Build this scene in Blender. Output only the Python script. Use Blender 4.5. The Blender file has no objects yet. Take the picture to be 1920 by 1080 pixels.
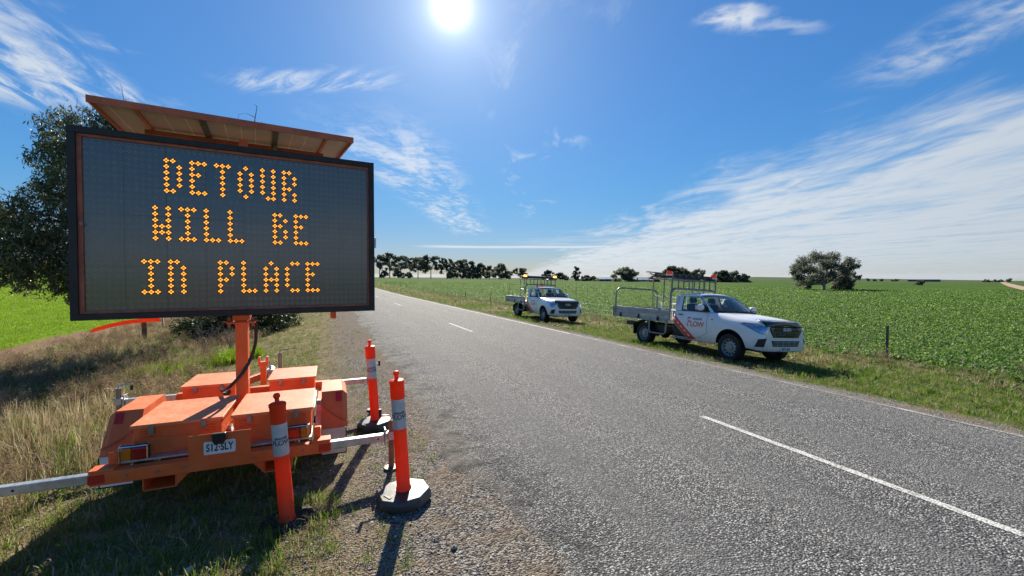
import bpy, bmesh, math, random
import numpy as np
from mathutils import Vector, Matrix, Euler
from mathutils.bvhtree import BVHTree
from mathutils.geometry import delaunay_2d_cdt

R = math.radians
SC = bpy.context.scene
COL = SC.collection
random.seed(7); RNG = np.random.default_rng(7)

# ------------------------------------------------------------------ camera
YAW = R(23.2)                       # camera looks 23 degrees to the right of the road direction (+Y)
CS, SN = math.cos(YAW), math.sin(YAW)
cam_d = bpy.data.cameras.new('camera'); cam = bpy.data.objects.new('camera', cam_d); COL.objects.link(cam)
cam.location = (0, 0, 1.8); cam.rotation_euler = (R(90 - 1.22), 0, -YAW)
cam_d.sensor_width = 36; cam_d.lens = 15.0; cam_d.clip_start = .05; cam_d.clip_end = 8000
SC.camera = cam
SC.render.resolution_x, SC.render.resolution_y = 1024, 576

# ------------------------------------------------------------------ light and exposure
SUN_EL, SUN_AZ = R(31.9), R(15.2)   # azimuth clockwise from +Y
SUNV = Vector((math.sin(SUN_AZ)*math.cos(SUN_EL), math.cos(SUN_AZ)*math.cos(SUN_EL), math.sin(SUN_EL)))
sl = bpy.data.lights.new('sun', 'SUN'); sl.energy = 5.0; sl.angle = R(.55); sl.color = (1, .92, .78)
so = bpy.data.objects.new('sun', sl); COL.objects.link(so)
so.rotation_euler = (-SUNV).to_track_quat('-Z', 'Y').to_euler(); so.location = (0, 0, 30)
SC.view_settings.view_transform = 'Standard'; SC.view_settings.look = 'None'
SC.view_settings.exposure = EXPOSURE = 0.85; SC.view_settings.gamma = 1
SKY_STRENGTH, SKY_SAT, SKY_ROLL, SKY_GAIN = .070, 1.22, 5.5, 1.18
SC.cycles.max_bounces = 5; SC.cycles.diffuse_bounces = 3; SC.cycles.glossy_bounces = 3; SC.cycles.transparent_max_bounces = 10; SC.cycles.volume_bounces = 0
SC.cycles.use_denoising = True
SC.cycles.sample_clamp_indirect = 6

# ------------------------------------------------------------------ node maths helper
class X:
    """a socket with arithmetic"""
    def __init__(s, nt, o): s.nt, s.o = nt, o
    def _m(s, op, *a):
        n = s.nt.nodes.new('ShaderNodeMath'); n.operation = op
        for i, v in enumerate((s,) + a):
            if isinstance(v, X): s.nt.links.new(v.o, n.inputs[i])
            else: n.inputs[i].default_value = v
        return X(s.nt, n.outputs[0])
    def __add__(s, b): return s._m('ADD', b)
    __radd__ = __add__
    def __sub__(s, b): return s._m('SUBTRACT', b)
    def __rsub__(s, b): return (s*-1) + b
    def __mul__(s, b): return s._m('MULTIPLY', b)
    __rmul__ = __mul__
    def __truediv__(s, b): return s._m('DIVIDE', b)
    def __rtruediv__(s, b): return s.pow(-1.)*b
    def max(s, b): return s._m('MAXIMUM', b)
    def min(s, b): return s._m('MINIMUM', b)
    def pow(s, b): return s._m('POWER', b)
    def abs(s): return s._m('ABSOLUTE')
    def step(s, a, b, lo=0., hi=1.):
        n = s.nt.nodes.new('ShaderNodeMapRange'); n.interpolation_type = 'SMOOTHSTEP'
        s.nt.links.new(s.o, n.inputs[0])
        if a > b: a, b, lo, hi = b, a, hi, lo
        for i, v in enumerate((a, b, lo, hi)): n.inputs[1+i].default_value = v
        return X(s.nt, n.outputs[0])
def bump_box(x, a, b, soft): return x.step(a-soft, a+soft) * x.step(b+soft, b-soft)
def comb(nt, x, y, z=0.):
    n = nt.nodes.new('ShaderNodeCombineXYZ')
    for i, v in enumerate((x, y, z)):
        if isinstance(v, X): nt.links.new(v.o, n.inputs[i])
        else: n.inputs[i].default_value = v
    return X(nt, n.outputs[0])
def sep(nt, v):
    n = nt.nodes.new('ShaderNodeSeparateXYZ'); nt.links.new(v.o, n.inputs[0])
    return [X(nt, o) for o in n.outputs]
def noise(nt, vec, scale, detail=4., rough=.55, dist=0.):
    n = nt.nodes.new('ShaderNodeTexNoise'); nt.links.new(vec.o, n.inputs['Vector'])
    n.inputs['Scale'].default_value = scale; n.inputs['Detail'].default_value = detail
    n.inputs['Roughness'].default_value = rough; n.inputs['Distortion'].default_value = dist
    return X(nt, n.outputs[0])
def voro(nt, vec, scale, out='Distance', feature='F1'):
    n = nt.nodes.new('ShaderNodeTexVoronoi'); n.feature = feature
    nt.links.new(vec.o, n.inputs['Vector']); n.inputs['Scale'].default_value = scale
    return X(nt, n.outputs[out])
def mixc(nt, f, a, b, mode='MIX'):
    n = nt.nodes.new('ShaderNodeMix'); n.data_type = 'RGBA'; n.blend_type = mode
    for i, v in ((0, f), (6, a), (7, b)):
        if isinstance(v, X): nt.links.new(v.o, n.inputs[i])
        elif i == 0: n.inputs[0].default_value = v
        else: n.inputs[i].default_value = (*v, 1)
    return X(nt, n.outputs[2])
def ramp(nt, f, stops):
    n = nt.nodes.new('ShaderNodeValToRGB'); nt.links.new(f.o, n.inputs[0])
    e = n.color_ramp.elements
    while len(e) < len(stops): e.new(.5)
    for k, (p, c) in zip(e, stops): k.position = p; k.color = (*c, 1)
    return X(nt, n.outputs[0])
def bumpn(nt, h, strength=.3, dist=.01):
    n = nt.nodes.new('ShaderNodeBump'); nt.links.new(h.o, n.inputs['Height'])
    n.inputs['Strength'].default_value = strength; n.inputs['Distance'].default_value = dist
    return X(nt, n.outputs[0])

# ------------------------------------------------------------------ sky
def build_world():
    w = bpy.data.worlds.new('World'); SC.world = w; w.use_nodes = True
    w.cycles.sampling_method = 'MANUAL'; w.cycles.sample_map_resolution = 512
    nt = w.node_tree; nt.nodes.clear()
    sky = nt.nodes.new('ShaderNodeTexSky'); sky.sky_type = 'NISHITA'; sky.sun_disc = False
    sky.sun_elevation = SUN_EL; sky.sun_rotation = SUN_AZ
    sky.air_density = 1.0; sky.dust_density = .12; sky.ozone_density = 2.6; sky.altitude = 200
    tc = nt.nodes.new('ShaderNodeTexCoord')
    d = X(nt, tc.outputs['Generated'])
    nn = nt.nodes.new('ShaderNodeVectorMath'); nn.operation = 'NORMALIZE'; nt.links.new(d.o, nn.inputs[0])
    d = X(nt, nn.outputs[0])
    x, y, z = sep(nt, d)
    zz = z.max(.012)
    u = (x*CS - y*SN) / zz            # flat cloud layer overhead: u to the right of the view, v ahead
    v = (x*SN + y*CS) / zz
    up = v.step(-.2, .3)              # cloud layout is given for the half of the sky ahead; plain streaks elsewhere
    # shared textures
    st = noise(nt, comb(nt, u*.9, v*.30), 1.1, 5, .58, 1.3)          # long streaks running away from the viewer
    st2 = noise(nt, comb(nt, u*1.1, v*.55, 3.), 2.0, 5, .60, 1.4)
    fine = noise(nt, comb(nt, u, v, 7.), 9., 4, .6, .4)
    puff = noise(nt, comb(nt, u, v, 2.), 6.5, 4, .55, .3)
    el = z
    # broad cirrus veil on the right
    edge = u + (st-.5)*3.6 + (st2-.5)*1.8
    veil = (edge - v.step(2.6, 1.2)*1.6).step(1.6, 3.6) * (st*.75 + st2*.45).step(.34, .68, .42, 1.) * .90
    veil = veil * el.step(.0, .05, .75, 1.)
    band2 = bump_box(u + (st-.5)*.5, 1.68, 1.98, .16) * bump_box(v, 1.35, 2.15, .2) * (st2*.6+fine*.5).step(.40, .75) * .75
    # streaks upper left
    uu = u + v*.25
    left = bump_box(uu + (st2-.5)*.8, -2.35, -1.48, .20) * bump_box(v, 1.42, 2.5, .22) * (noise(nt, comb(nt, u*3.2+v*1.3, v*.9-u*.5, 4.), 1.7, 6, .65, .9)).step(.36, .64)
    mid = bump_box(u + (fine-.5)*.2, -1.40, -.62, .14) * bump_box(v + u*.06 + (fine-.5)*.12, 2.02, 2.22, .07) * (noise(nt, comb(nt, u*4.+v*5, v*2., 5.), 2.2, 5, .65, .5)).step(.34, .68) * .62
    tuft = bump_box(u + (puff-.5)*.25, .74, .98, .06) * bump_box(v - u*.12 + (puff-.5)*.25, 1.52, 1.60, .055) * puff.step(.30, .52)
    tail = bump_box(u, .95, 1.22, .08) * bump_box(v - u*.12 + (fine-.5)*.12, 1.555, 1.60, .035) * .45
    sp = noise(nt, comb(nt, u*2.0+v*.25, v*.7-u*1.1, 9.), 1.6, 5, .65, .6)
    speck = bump_box(u, -1.30, -.55, .22) * bump_box(v, 2.9, 9.5, .7) * (sp*.7+fine*.3).step(.43, .66) * .75
    wisp = bump_box(u, -.1, .5, .15) * bump_box(v, 1.8, 7., .6) * sp.step(.52, .72) * .4
    # low flat streak and the white bank along the horizon
    lowt = noise(nt, comb(nt, u/v.abs().max(.05)*3.5, z*60, 1.), 1.3, 4, .6, .3)
    t = el + (lowt-.5)*.006
    contrail = bump_box(t, .0715, .0765, .0022) * bump_box(u, -2.6, 3.5, .7) * .85
    low2 = bump_box(t, .074, .105, .010) * bump_box(u, .2, 3.2, 1.0) * lowt.step(.4, .7) * .5
    bank = bump_box(t, -.02, .0110, .0035) * lowt.step(.33, .50, .35, 1.) * .85
    gen = (st*.6+st2*.5).step(.62, .80) * (1.-up) * .7     # the sky behind
    cl = veil.max(band2).max(left*.85).max(mid).max(tuft*.95).max(tail).max(speck).max(wisp).max(contrail).max(low2).max(bank).max(gen)
    cl = cl.min(1.)
    cdot = nt.nodes.new('ShaderNodeVectorMath'); cdot.operation = 'DOT_PRODUCT'
    nt.links.new(d.o, cdot.inputs[0]); cdot.inputs[1].default_value = SUNV
    cd = X(nt, cdot.outputs['Value'])
    # deepen the blue a little (clear southern winter sky)
    hsv = nt.nodes.new('ShaderNodeHueSaturation'); hsv.inputs['Saturation'].default_value = SKY_SAT; hsv.inputs['Value'].default_value = 1.0
    # roll the brightest part of the sky off gently, as the camera did
    bw = nt.nodes.new('ShaderNodeRGBToBW'); nt.links.new(sky.outputs[0], bw.inputs[0])
    k = 1./(X(nt, bw.outputs[0])*(1./SKY_ROLL) + 1.)
    sc_ = nt.nodes.new('ShaderNodeVectorMath'); sc_.operation = 'SCALE'; nt.links.new(sky.outputs[0], sc_.inputs[0]); nt.links.new((k*SKY_GAIN).o, sc_.inputs['Scale'])
    nt.links.new(sc_.outputs[0], hsv.inputs['Color'])
    skyc = mixc(nt, 1., X(nt, hsv.outputs[0]), mixc(nt, z.step(.0, .20), (.90, .95, 1.26), (.58, .97, 1.20)), 'MULTIPLY')      # cool white balance, less so in the pale air near the horizon
    ccol = mixc(nt, cd.step(.3, 1.), (4.3, 4.8, 5.3), (6.0, 6.4, 6.8))
    col = mixc(nt, cl, skyc, ccol)
    # the sun itself with its bright aureole
    t2 = (1.-cd).max(0.)*2.                                   # squared angle from the sun
    q = t2*(1./R(.85)**2)
    disc = 70./(q*q + 1.) + 6.5/(t2*(1./R(2.3)**2) + 1.) + 1.5/(t2*(1./R(12)**2) + 1.)
    sunc = nt.nodes.new('ShaderNodeVectorMath'); sunc.operation = 'SCALE'; sunc.inputs[0].default_value = (1, .99, .97)
    nt.links.new(disc.o, sunc.inputs['Scale'])
    col = mixc(nt, 1., col, X(nt, sunc.outputs[0]), 'ADD')
    bg = nt.nodes.new('ShaderNodeBackground'); nt.links.new(col.o, bg.inputs[0]); bg.inputs[1].default_value = SKY_STRENGTH
    out = nt.nodes.new('ShaderNodeOutputWorld'); nt.links.new(bg.outputs[0], out.inputs[0])
build_world()

# ------------------------------------------------------------------ materials
def newmat(name):
    m = bpy.data.materials.new(name); m.use_nodes = True; nt = m.node_tree
    b = nt.nodes['Principled BSDF']
    tc = nt.nodes.new('ShaderNodeTexCoord')
    return m, nt, b, X(nt, tc.outputs['Object'])
def setin(nt, b, k, v):
    if isinstance(v, X): nt.links.new(v.o, b.inputs[k])
    elif isinstance(v, tuple): b.inputs[k].default_value = (*v, 1)
    else: b.inputs[k].default_value = v
M = {}
def pm(key, col, rough=.5, metal=0., var=.12, scale=6., bump=0., bscale=60., coat=0., spec=.5, dirt=None, dirtamt=.5, trans=0.):
    """painted, plastic or metal surface with slight uneven tone, wear and relief"""
    m, nt, b, P = newmat(key)
    n = noise(nt, P, scale, 5, .6)
    lo = tuple(c*(1-var) for c in col); hi = tuple(min(1, c*(1+var)) for c in col)
    c = mixc(nt, n.step(.3, .7), lo, hi)
    if dirt:
        d = noise(nt, P, scale*.7+1.7, 8, .7)
        c = mixc(nt, d.step(.52, .74)*dirtamt, c, dirt)
    setin(nt, b, 'Base Color', c)
    setin(nt, b, 'Roughness', noise(nt, P, scale*3, 4).step(.2, .8, max(.02, rough*.8), min(1, rough*1.2)))
    b.inputs['Metallic'].default_value = metal; b.inputs['Coat Weight'].default_value = coat
    b.inputs['Coat Roughness'].default_value = .06; b.inputs['Specular IOR Level'].default_value = spec
    if bump: setin(nt, b, 'Normal', bumpn(nt, noise(nt, P, bscale, 3), bump, .004))
    if trans:
        t = nt.nodes.new('ShaderNodeBsdfTranslucent'); nt.links.new(c.o, t.inputs[0])
        mx = nt.nodes.new('ShaderNodeMixShader'); mx.inputs[0].default_value = trans
        nt.links.new(b.outputs[0], mx.inputs[1]); nt.links.new(t.outputs[0], mx.inputs[2])
        nt.links.new(mx.outputs[0], nt.nodes['Material Output'].inputs[0])
    M[key] = m; return m
def emat(key, col, st, base=(.1, .05, .02)):
    m, nt, b, P = newmat(key); b.inputs['Base Color'].default_value = (*base, 1)
    b.inputs['Emission Color'].default_value = (*col, 1); b.inputs['Emission Strength'].default_value = st
    M[key] = m; return m
def leafmat(key, stops, trans=.45, rough=.5, spec=.35, hue=.0):
    """thin leaf: every leaf or tuft gets its own tone, light shines through"""
    m, nt, b, P = newmat(key)
    oi = nt.nodes.new('ShaderNodeObjectInfo'); rnd = X(nt, oi.outputs['Random'])
    g = nt.nodes.new('ShaderNodeNewGeometry'); isl = X(nt, g.outputs['Random Per Island'])
    c = ramp(nt, (rnd*.5+isl*.5).step(.08, .92), stops)
    setin(nt, b, 'Base Color', c); b.inputs['Roughness'].default_value = rough; b.inputs['Specular IOR Level'].default_value = spec
    t = nt.nodes.new('ShaderNodeBsdfTranslucent'); nt.links.new(c.o, t.inputs[0])
    mx = nt.nodes.new('ShaderNodeMixShader'); mx.inputs[0].default_value = trans
    nt.links.new(b.outputs[0], mx.inputs[1]); nt.links.new(t.outputs[0], mx.inputs[2])
    nt.links.new(mx.outputs[0], nt.nodes['Material Output'].inputs[0])
    M[key] = m; return m
def glassmat(key, tint=(.80, .90, .88), refl=.10, alpha=1.):
    m, nt, b, P = newmat(key)
    tr = nt.nodes.new('ShaderNodeBsdfTransparent'); tr.inputs[0].default_value = (*[c*alpha for c in tint], 1)
    gl = nt.nodes.new('ShaderNodeBsdfGlossy'); gl.inputs['Roughness'].default_value = .03
    fr = nt.nodes.new('ShaderNodeFresnel'); fr.inputs[0].default_value = 1.5
    mx = nt.nodes.new('ShaderNodeMixShader')
    f = X(nt, fr.outputs[0])*.9 + refl*.4
    nt.links.new(f.o, mx.inputs[0]); nt.links.new(tr.outputs[0], mx.inputs[1]); nt.links.new(gl.outputs[0], mx.inputs[2])
    nt.links.new(mx.outputs[0], nt.nodes['Material Output'].inputs[0])
    M[key] = m; return m

def orange_paint(key, col, dust, amt):
    m, nt, b, P = newmat(key)
    n = noise(nt, P, 5, 6, .65); n2 = noise(nt, P, 38, 6, .75); x, y, z = sep(nt, P)
    scr = noise(nt, comb(nt, x*3., y*40., z*60.), 1.6, 3, .6); scr2 = noise(nt, comb(nt, x*55., y*4., z*9.), 1.4, 3, .6)
    c = mixc(nt, n.step(.3, .7), tuple(q*.90 for q in col), tuple(min(1, q*1.08) for q in col))
    c = mixc(nt, (n*.45+n2*.55).step(.42, .66)*amt, c, dust)
    c = mixc(nt, (scr.step(.70, .74).max(scr2.step(.71, .75)))*.5, c, (.62, .30, .20))
    c = mixc(nt, noise(nt, P, 70, 3, .6).step(.74, .78)*.6, c, (.16, .06, .03))
    setin(nt, b, 'Base Color', c); setin(nt, b, 'Roughness', n2.step(.25, .75, .36, .62))
    setin(nt, b, 'Normal', bumpn(nt, n*.6+n2*.15, .10, .006)); M[key] = m
orange_paint('orange', (.82, .132, .020), (.60, .23, .11), .38)
pm('orange_dusty', (.74, .155, .035), .55, var=.1, dirt=(.42, .19, .10), dirtamt=.5)
pm('panel_paint', (.46, .125, .065), .6, var=.15, dirt=(.36, .17, .11), dirtamt=.6)
pm('orange_flap', (.60, .14, .05), .7, var=.12, dirt=(.35, .18, .11), dirtamt=.6, bump=.1)
orange_paint('orange_lid', (.82, .20, .065), (.72, .38, .23), .5)  # lids paler than the boxes: sky sheen put into the colour, under dust
pm('galv', (.52, .54, .55), .42, .75, var=.18, scale=14, bump=.05)
pm('steel', (.26, .26, .255), .46, .7, var=.15, scale=9)
pm('alloy', (.34, .345, .35), .48, .55, var=.1, scale=4, dirt=(.3, .27, .22), dirtamt=.35)
pm('dark_steel', (.05, .05, .055), .5, .3, var=.2)
pm('black', (.012, .012, .014), .5, var=.3, dirt=(.06, .05, .045), dirtamt=.5)
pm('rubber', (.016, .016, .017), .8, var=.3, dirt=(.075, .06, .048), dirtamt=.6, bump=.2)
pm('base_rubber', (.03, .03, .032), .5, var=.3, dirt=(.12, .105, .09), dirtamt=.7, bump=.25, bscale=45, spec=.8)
pm('hose', (.02, .018, .016), .35, var=.2)
pm('fluoro', (1., .075, .012), .42, var=.05, scale=9, dirt=(.55, .09, .045), dirtamt=.4, trans=.33)
pm('reflective', (.50, .53, .58), .4, .25, var=.12, scale=14, dirt=(.30, .29, .27), dirtamt=.5, bump=.25, bscale=30)
pm('print_dark', (.03, .03, .04), .6)
pm('print_orange', (.8, .16, .02), .5)
pm('white_paint', (.80, .81, .82), .28, var=.02, scale=2, coat=.6)
def body_paint():
    m, nt, b, P = newmat('white_paint')
    x, y, z = sep(nt, P); n = noise(nt, P, 4, 7, .7); n2 = noise(nt, P, 22, 5, .7)
    d = (z + (n-.5)*.5).step(.62, .30)*.65*n2.step(.25, .7) + (n*.5+n2*.5).step(.55, .75)*.10
    setin(nt, b, 'Base Color', mixc(nt, d, (.80, .81, .82), (.36, .29, .21)))
    setin(nt, b, 'Roughness', d*.6+.24); b.inputs['Coat Weight'].default_value = .5; b.inputs['Coat Roughness'].default_value = .08
    M['white_paint'] = m
body_paint()
pm('white_plate', (.78, .79, .80), .4, var=.03)
pm('pale_flap', (.62, .55, .47), .7, var=.1, dirt=(.4, .3, .22), dirtamt=.6)
pm('red_tape', (.55, .02, .015), .3, var=.1, scale=30)
pm('red_lens', (.34, .010, .010), .2, var=.1, coat=.5)
pm('amber_lens', (.58, .16, .01), .2, var=.1, coat=.5)
pm('beacon', (1., .16, .02), .15, var=.05, coat=.5, trans=.45)
emat('beacon_lit', (1., .38, .05), 3.2, (.9, .3, .05))
pm('chrome', (.75, .75, .76), .12, 1., var=.05)
pm('grille', (.03, .033, .038), .3, var=.2, coat=.3)
pm('tint', (.006, .007, .008), .35, coat=.6)
pm('interior', (.07, .07, .075), .8, var=.2)
pm('stripe_red', (.78, .065, .03), .4, var=.04, coat=.4)
pm('board_black', (.015, .016, .018), .55, var=.2)
pm('bezel', (.33, .105, .06), .55, var=.25, scale=8)
pm('led_off', (.26, .27, .21), .5, var=.2)
emat('led_on', (1., .37, .035), 1.05, (.9, .4, .05))
pm('led_halo', (.16, .030, .008), .5)
pm('backsheet', (.50, .44, .39), .5, var=.08, scale=3, dirt=(.35, .28, .22), dirtamt=.4, trans=.12)
pm('solar_line', (.75, .70, .62), .5)
pm('bark', (.16, .13, .105), .9, var=.4, scale=5, bump=.6, bscale=18)
pm('bark_pale', (.30, .27, .235), .9, var=.35, scale=3, bump=.5, bscale=9)
pm('twig', (.22, .18, .14), .9, var=.3)
pm('post_wood', (.10, .085, .07), .9, var=.3, scale=12, bump=.4)
pm('wire', (.25, .25, .25), .5, .8)
pm('marking', (.66, .65, .61), .6, var=.12, scale=8, bump=.3, bscale=90)
pm('shed_wall', (.20, .22, .26), .5, .2, var=.12, scale=.4)
pm('shed_roof', (.40, .43, .47), .4, .3, var=.12, scale=.3)
pm('shed_rust', (.24, .12, .09), .7, .1, var=.2, scale=.5)
pm('shed_dark', (.045, .055, .075), .6, var=.2, scale=.3)
pm('ribbon', (1., .16, .02), .5, var=.08, trans=.4)
pm('stone', (.25, .23, .21), .9, var=.35, scale=20, bump=.3)
pm('stone_pale', (.50, .48, .45), .9, var=.2, scale=20, bump=.3)
pm('hivis', (.75, .80, .05), .7, var=.1, trans=.2)
leafmat('leaf_gum', [(0, (.040, .058, .024)), (.5, (.080, .105, .045)), (.85, (.135, .15, .07)), (1, (.24, .23, .13))], .38, .42, .5)
leafmat('weed_dark', [(0, (.022, .040, .010)), (.6, (.048, .075, .018)), (1, (.10, .12, .035))], .35, .5, .3)
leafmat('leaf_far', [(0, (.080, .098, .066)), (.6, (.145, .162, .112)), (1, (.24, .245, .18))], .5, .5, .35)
leafmat('leaf_shrub', [(0, (.03, .05, .02)), (.6, (.06, .09, .03)), (1, (.12, .13, .05))], .35)
leafmat('grass_green', [(0, (.07, .14, .018)), (.5, (.13, .22, .026)), (.85, (.23, .28, .045)), (1, (.36, .32, .12))], .5, .5, .3)
leafmat('grass_dry', [(0, (.20, .15, .07)), (.4, (.36, .27, .14)), (.8, (.50, .40, .23)), (1, (.68, .60, .40))], .40, .6, .3)
leafmat('grass_brown', [(0, (.16, .10, .06)), (.5, (.30, .20, .13)), (1, (.48, .36, .23))], .35, .7, .2)
leafmat('weed', [(0, (.07, .09, .02)), (.6, (.15, .17, .045)), (1, (.28, .26, .09))], .4, .55, .3)
leafmat('crop_leaf', [(0, (.070, .150, .022)), (.5, (.122, .242, .036)), (.88, (.195, .315, .06)), (1, (.46, .52, .24))], .5, .5, .22)
leafmat('crop_pale', [(0, (.11, .19, .03)), (.5, (.18, .28, .05)), (.8, (.26, .34, .08)), (1, (.50, .52, .26))], .5, .5, .22)
leafmat('cereal', [(0, (.13, .23, .010)), (.6, (.20, .32, .014)), (1, (.30, .39, .025))], .55, .45, .35)
glassmat('glass'); glassmat('lamp_glass', (.85, .9, .95), .25, .9)
pm('lamp_inner', (.42, .46, .50), .25, .5, var=.25, scale=18)

def ground_mat():
    m, nt, b, P = newmat('ground')
    x, y, z = sep(nt, P)
    n1 = noise(nt, P, .55, 6, .6); n2 = noise(nt, P, 3.2, 6, .65); n3 = noise(nt, P, 22, 4, .6); n4 = noise(nt, P, .06, 5, .6); n5 = noise(nt, P, 110, 2, .5)
    xx = x + (n1-.5)*.9 + (n2-.5)*.5
    chips = voro(nt, P, 62, 'Color'); cr, cg, cb = sep(nt, chips); cd = voro(nt, P, 62)
    gravel = mixc(nt, cr.step(.1, .95), (.060, .055, .050), (.33, .30, .255))
    gravel = mixc(nt, (n2*.5+n1*.5).step(.42, .60)*.7, gravel, (.205, .15, .10))
    thatch = ramp(nt, (n3*.5+n2*.5).step(.32, .7), [(0, (.10, .075, .045)), (.5, (.25, .195, .115)), (1, (.40, .33, .20))])
    thatch = mixc(nt, n1.step(.52, .70)*.3, thatch, (.10, .11, .04))
    rgrass = ramp(nt, (n3*.4+n2*.6).step(.3, .7), [(0, (.05, .065, .02)), (.55, (.10, .13, .035)), (1, (.22, .20, .09))])
    soil = mixc(nt, n3, (.075, .11, .032), (.12, .15, .055))
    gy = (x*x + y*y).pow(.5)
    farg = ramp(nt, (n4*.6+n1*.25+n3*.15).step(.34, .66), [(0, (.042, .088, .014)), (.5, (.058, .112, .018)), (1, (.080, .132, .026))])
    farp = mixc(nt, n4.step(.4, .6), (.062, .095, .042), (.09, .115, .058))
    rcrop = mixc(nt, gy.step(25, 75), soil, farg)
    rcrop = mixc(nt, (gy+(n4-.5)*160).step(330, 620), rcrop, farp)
    lcrop = ramp(nt, (n3*.4+n1*.4+n4*.2).step(.34, .66), [(0, (.10, .19, .010)), (.6, (.15, .26, .014)), (1, (.21, .31, .02))])
    bare = mixc(nt, n2, (.20, .13, .075), (.30, .21, .13))
    c = mixc(nt, xx.step(-.35, .55), thatch, gravel)
    c = mixc(nt, xx.step(7.9, 8.35), c, rgrass)
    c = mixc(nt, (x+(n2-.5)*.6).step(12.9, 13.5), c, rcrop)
    c = mixc(nt, xx.step(-8.6, -8.9), c, bare)
    c = mixc(nt, (x+(n2-.5)*.5).step(-9.5, -9.9), c, lcrop)
    setin(nt, b, 'Base Color', c); b.inputs['Roughness'].default_value = 1.; b.inputs['Specular IOR Level'].default_value = .04
    h = n3*.6 + n2*1.2 + (1.-cd*1.3)*.5 + n5*.2
    setin(nt, b, 'Normal', bumpn(nt, h, .8, .03))
    M['ground'] = m
ground_mat()
def road_mat():
    m, nt, b, P = newmat('road')
    x, y, z = sep(nt, P)
    chips = voro(nt, P, 72, 'Color'); cr, cg, cb = sep(nt, chips); cd = voro(nt, P, 72)
    n1 = noise(nt, comb(nt, x*1.6, y*.16), 1., 5, .6); n2 = noise(nt, P, 6, 5, .65); n3 = noise(nt, P, .35, 5, .6)
    wheel = (bump_box(x, 2.0, 2.6, .3).max(bump_box(x, 3.4, 4.0, .3))).max(bump_box(x, 5.1, 5.7, .3).max(bump_box(x, 6.4, 7., .3)))
    f = cr.pow(1.5)*.85 + cg*.15
    c = ramp(nt, f, [(0, (.036, .036, .037)), (.22, (.125, .125, .124)), (.55, (.28, .278, .268)), (1, (.68, .665, .62))])
    c = mixc(nt, cd.step(.34, .66)*.85, c, (.018, .018, .019))
    c = mixc(nt, (n1.step(.35, .7)*.28), c, (.19, .185, .172))
    c = mixc(nt, (n2*.5+n3*.5).step(.56, .70)*.55, c, (.045, .043, .042))
    c = mixc(nt, wheel*n1.step(.2, .6, .15, .45), c, (.125, .124, .122))
    tar = noise(nt, comb(nt, x*2.2, y*.35, 4.), 1.1, 7, .7, .8); c = mixc(nt, tar.step(.60, .69)*.5, c, (.05, .048, .046))
    c = mixc(nt, (x+(n2-.5)*.5).step(7.45, 7.75)*.5, c, (.22, .185, .14))
    c = mixc(nt, (x+(n2-.5)*.6).step(1.55, 1.2)*.45, c, (.17, .14, .105))
    rav = (noise(nt, P, 2.3, 6, .7)*.6 + n2*.4).step(.46, .60) * (x+(n3-.5)*.8).step(2.0, 1.35)
    c = mixc(nt, rav*.8, c, (.030, .028, .026))
    setin(nt, b, 'Base Color', c)
    setin(nt, b, 'Roughness', cg.step(0, 1, .75, 1.)); b.inputs['Specular IOR Level'].default_value = .18
    setin(nt, b, 'Normal', bumpn(nt, (1.-cd)*1.0 + n2*.3, .8, .012))
    M['road'] = m
road_mat()

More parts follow.
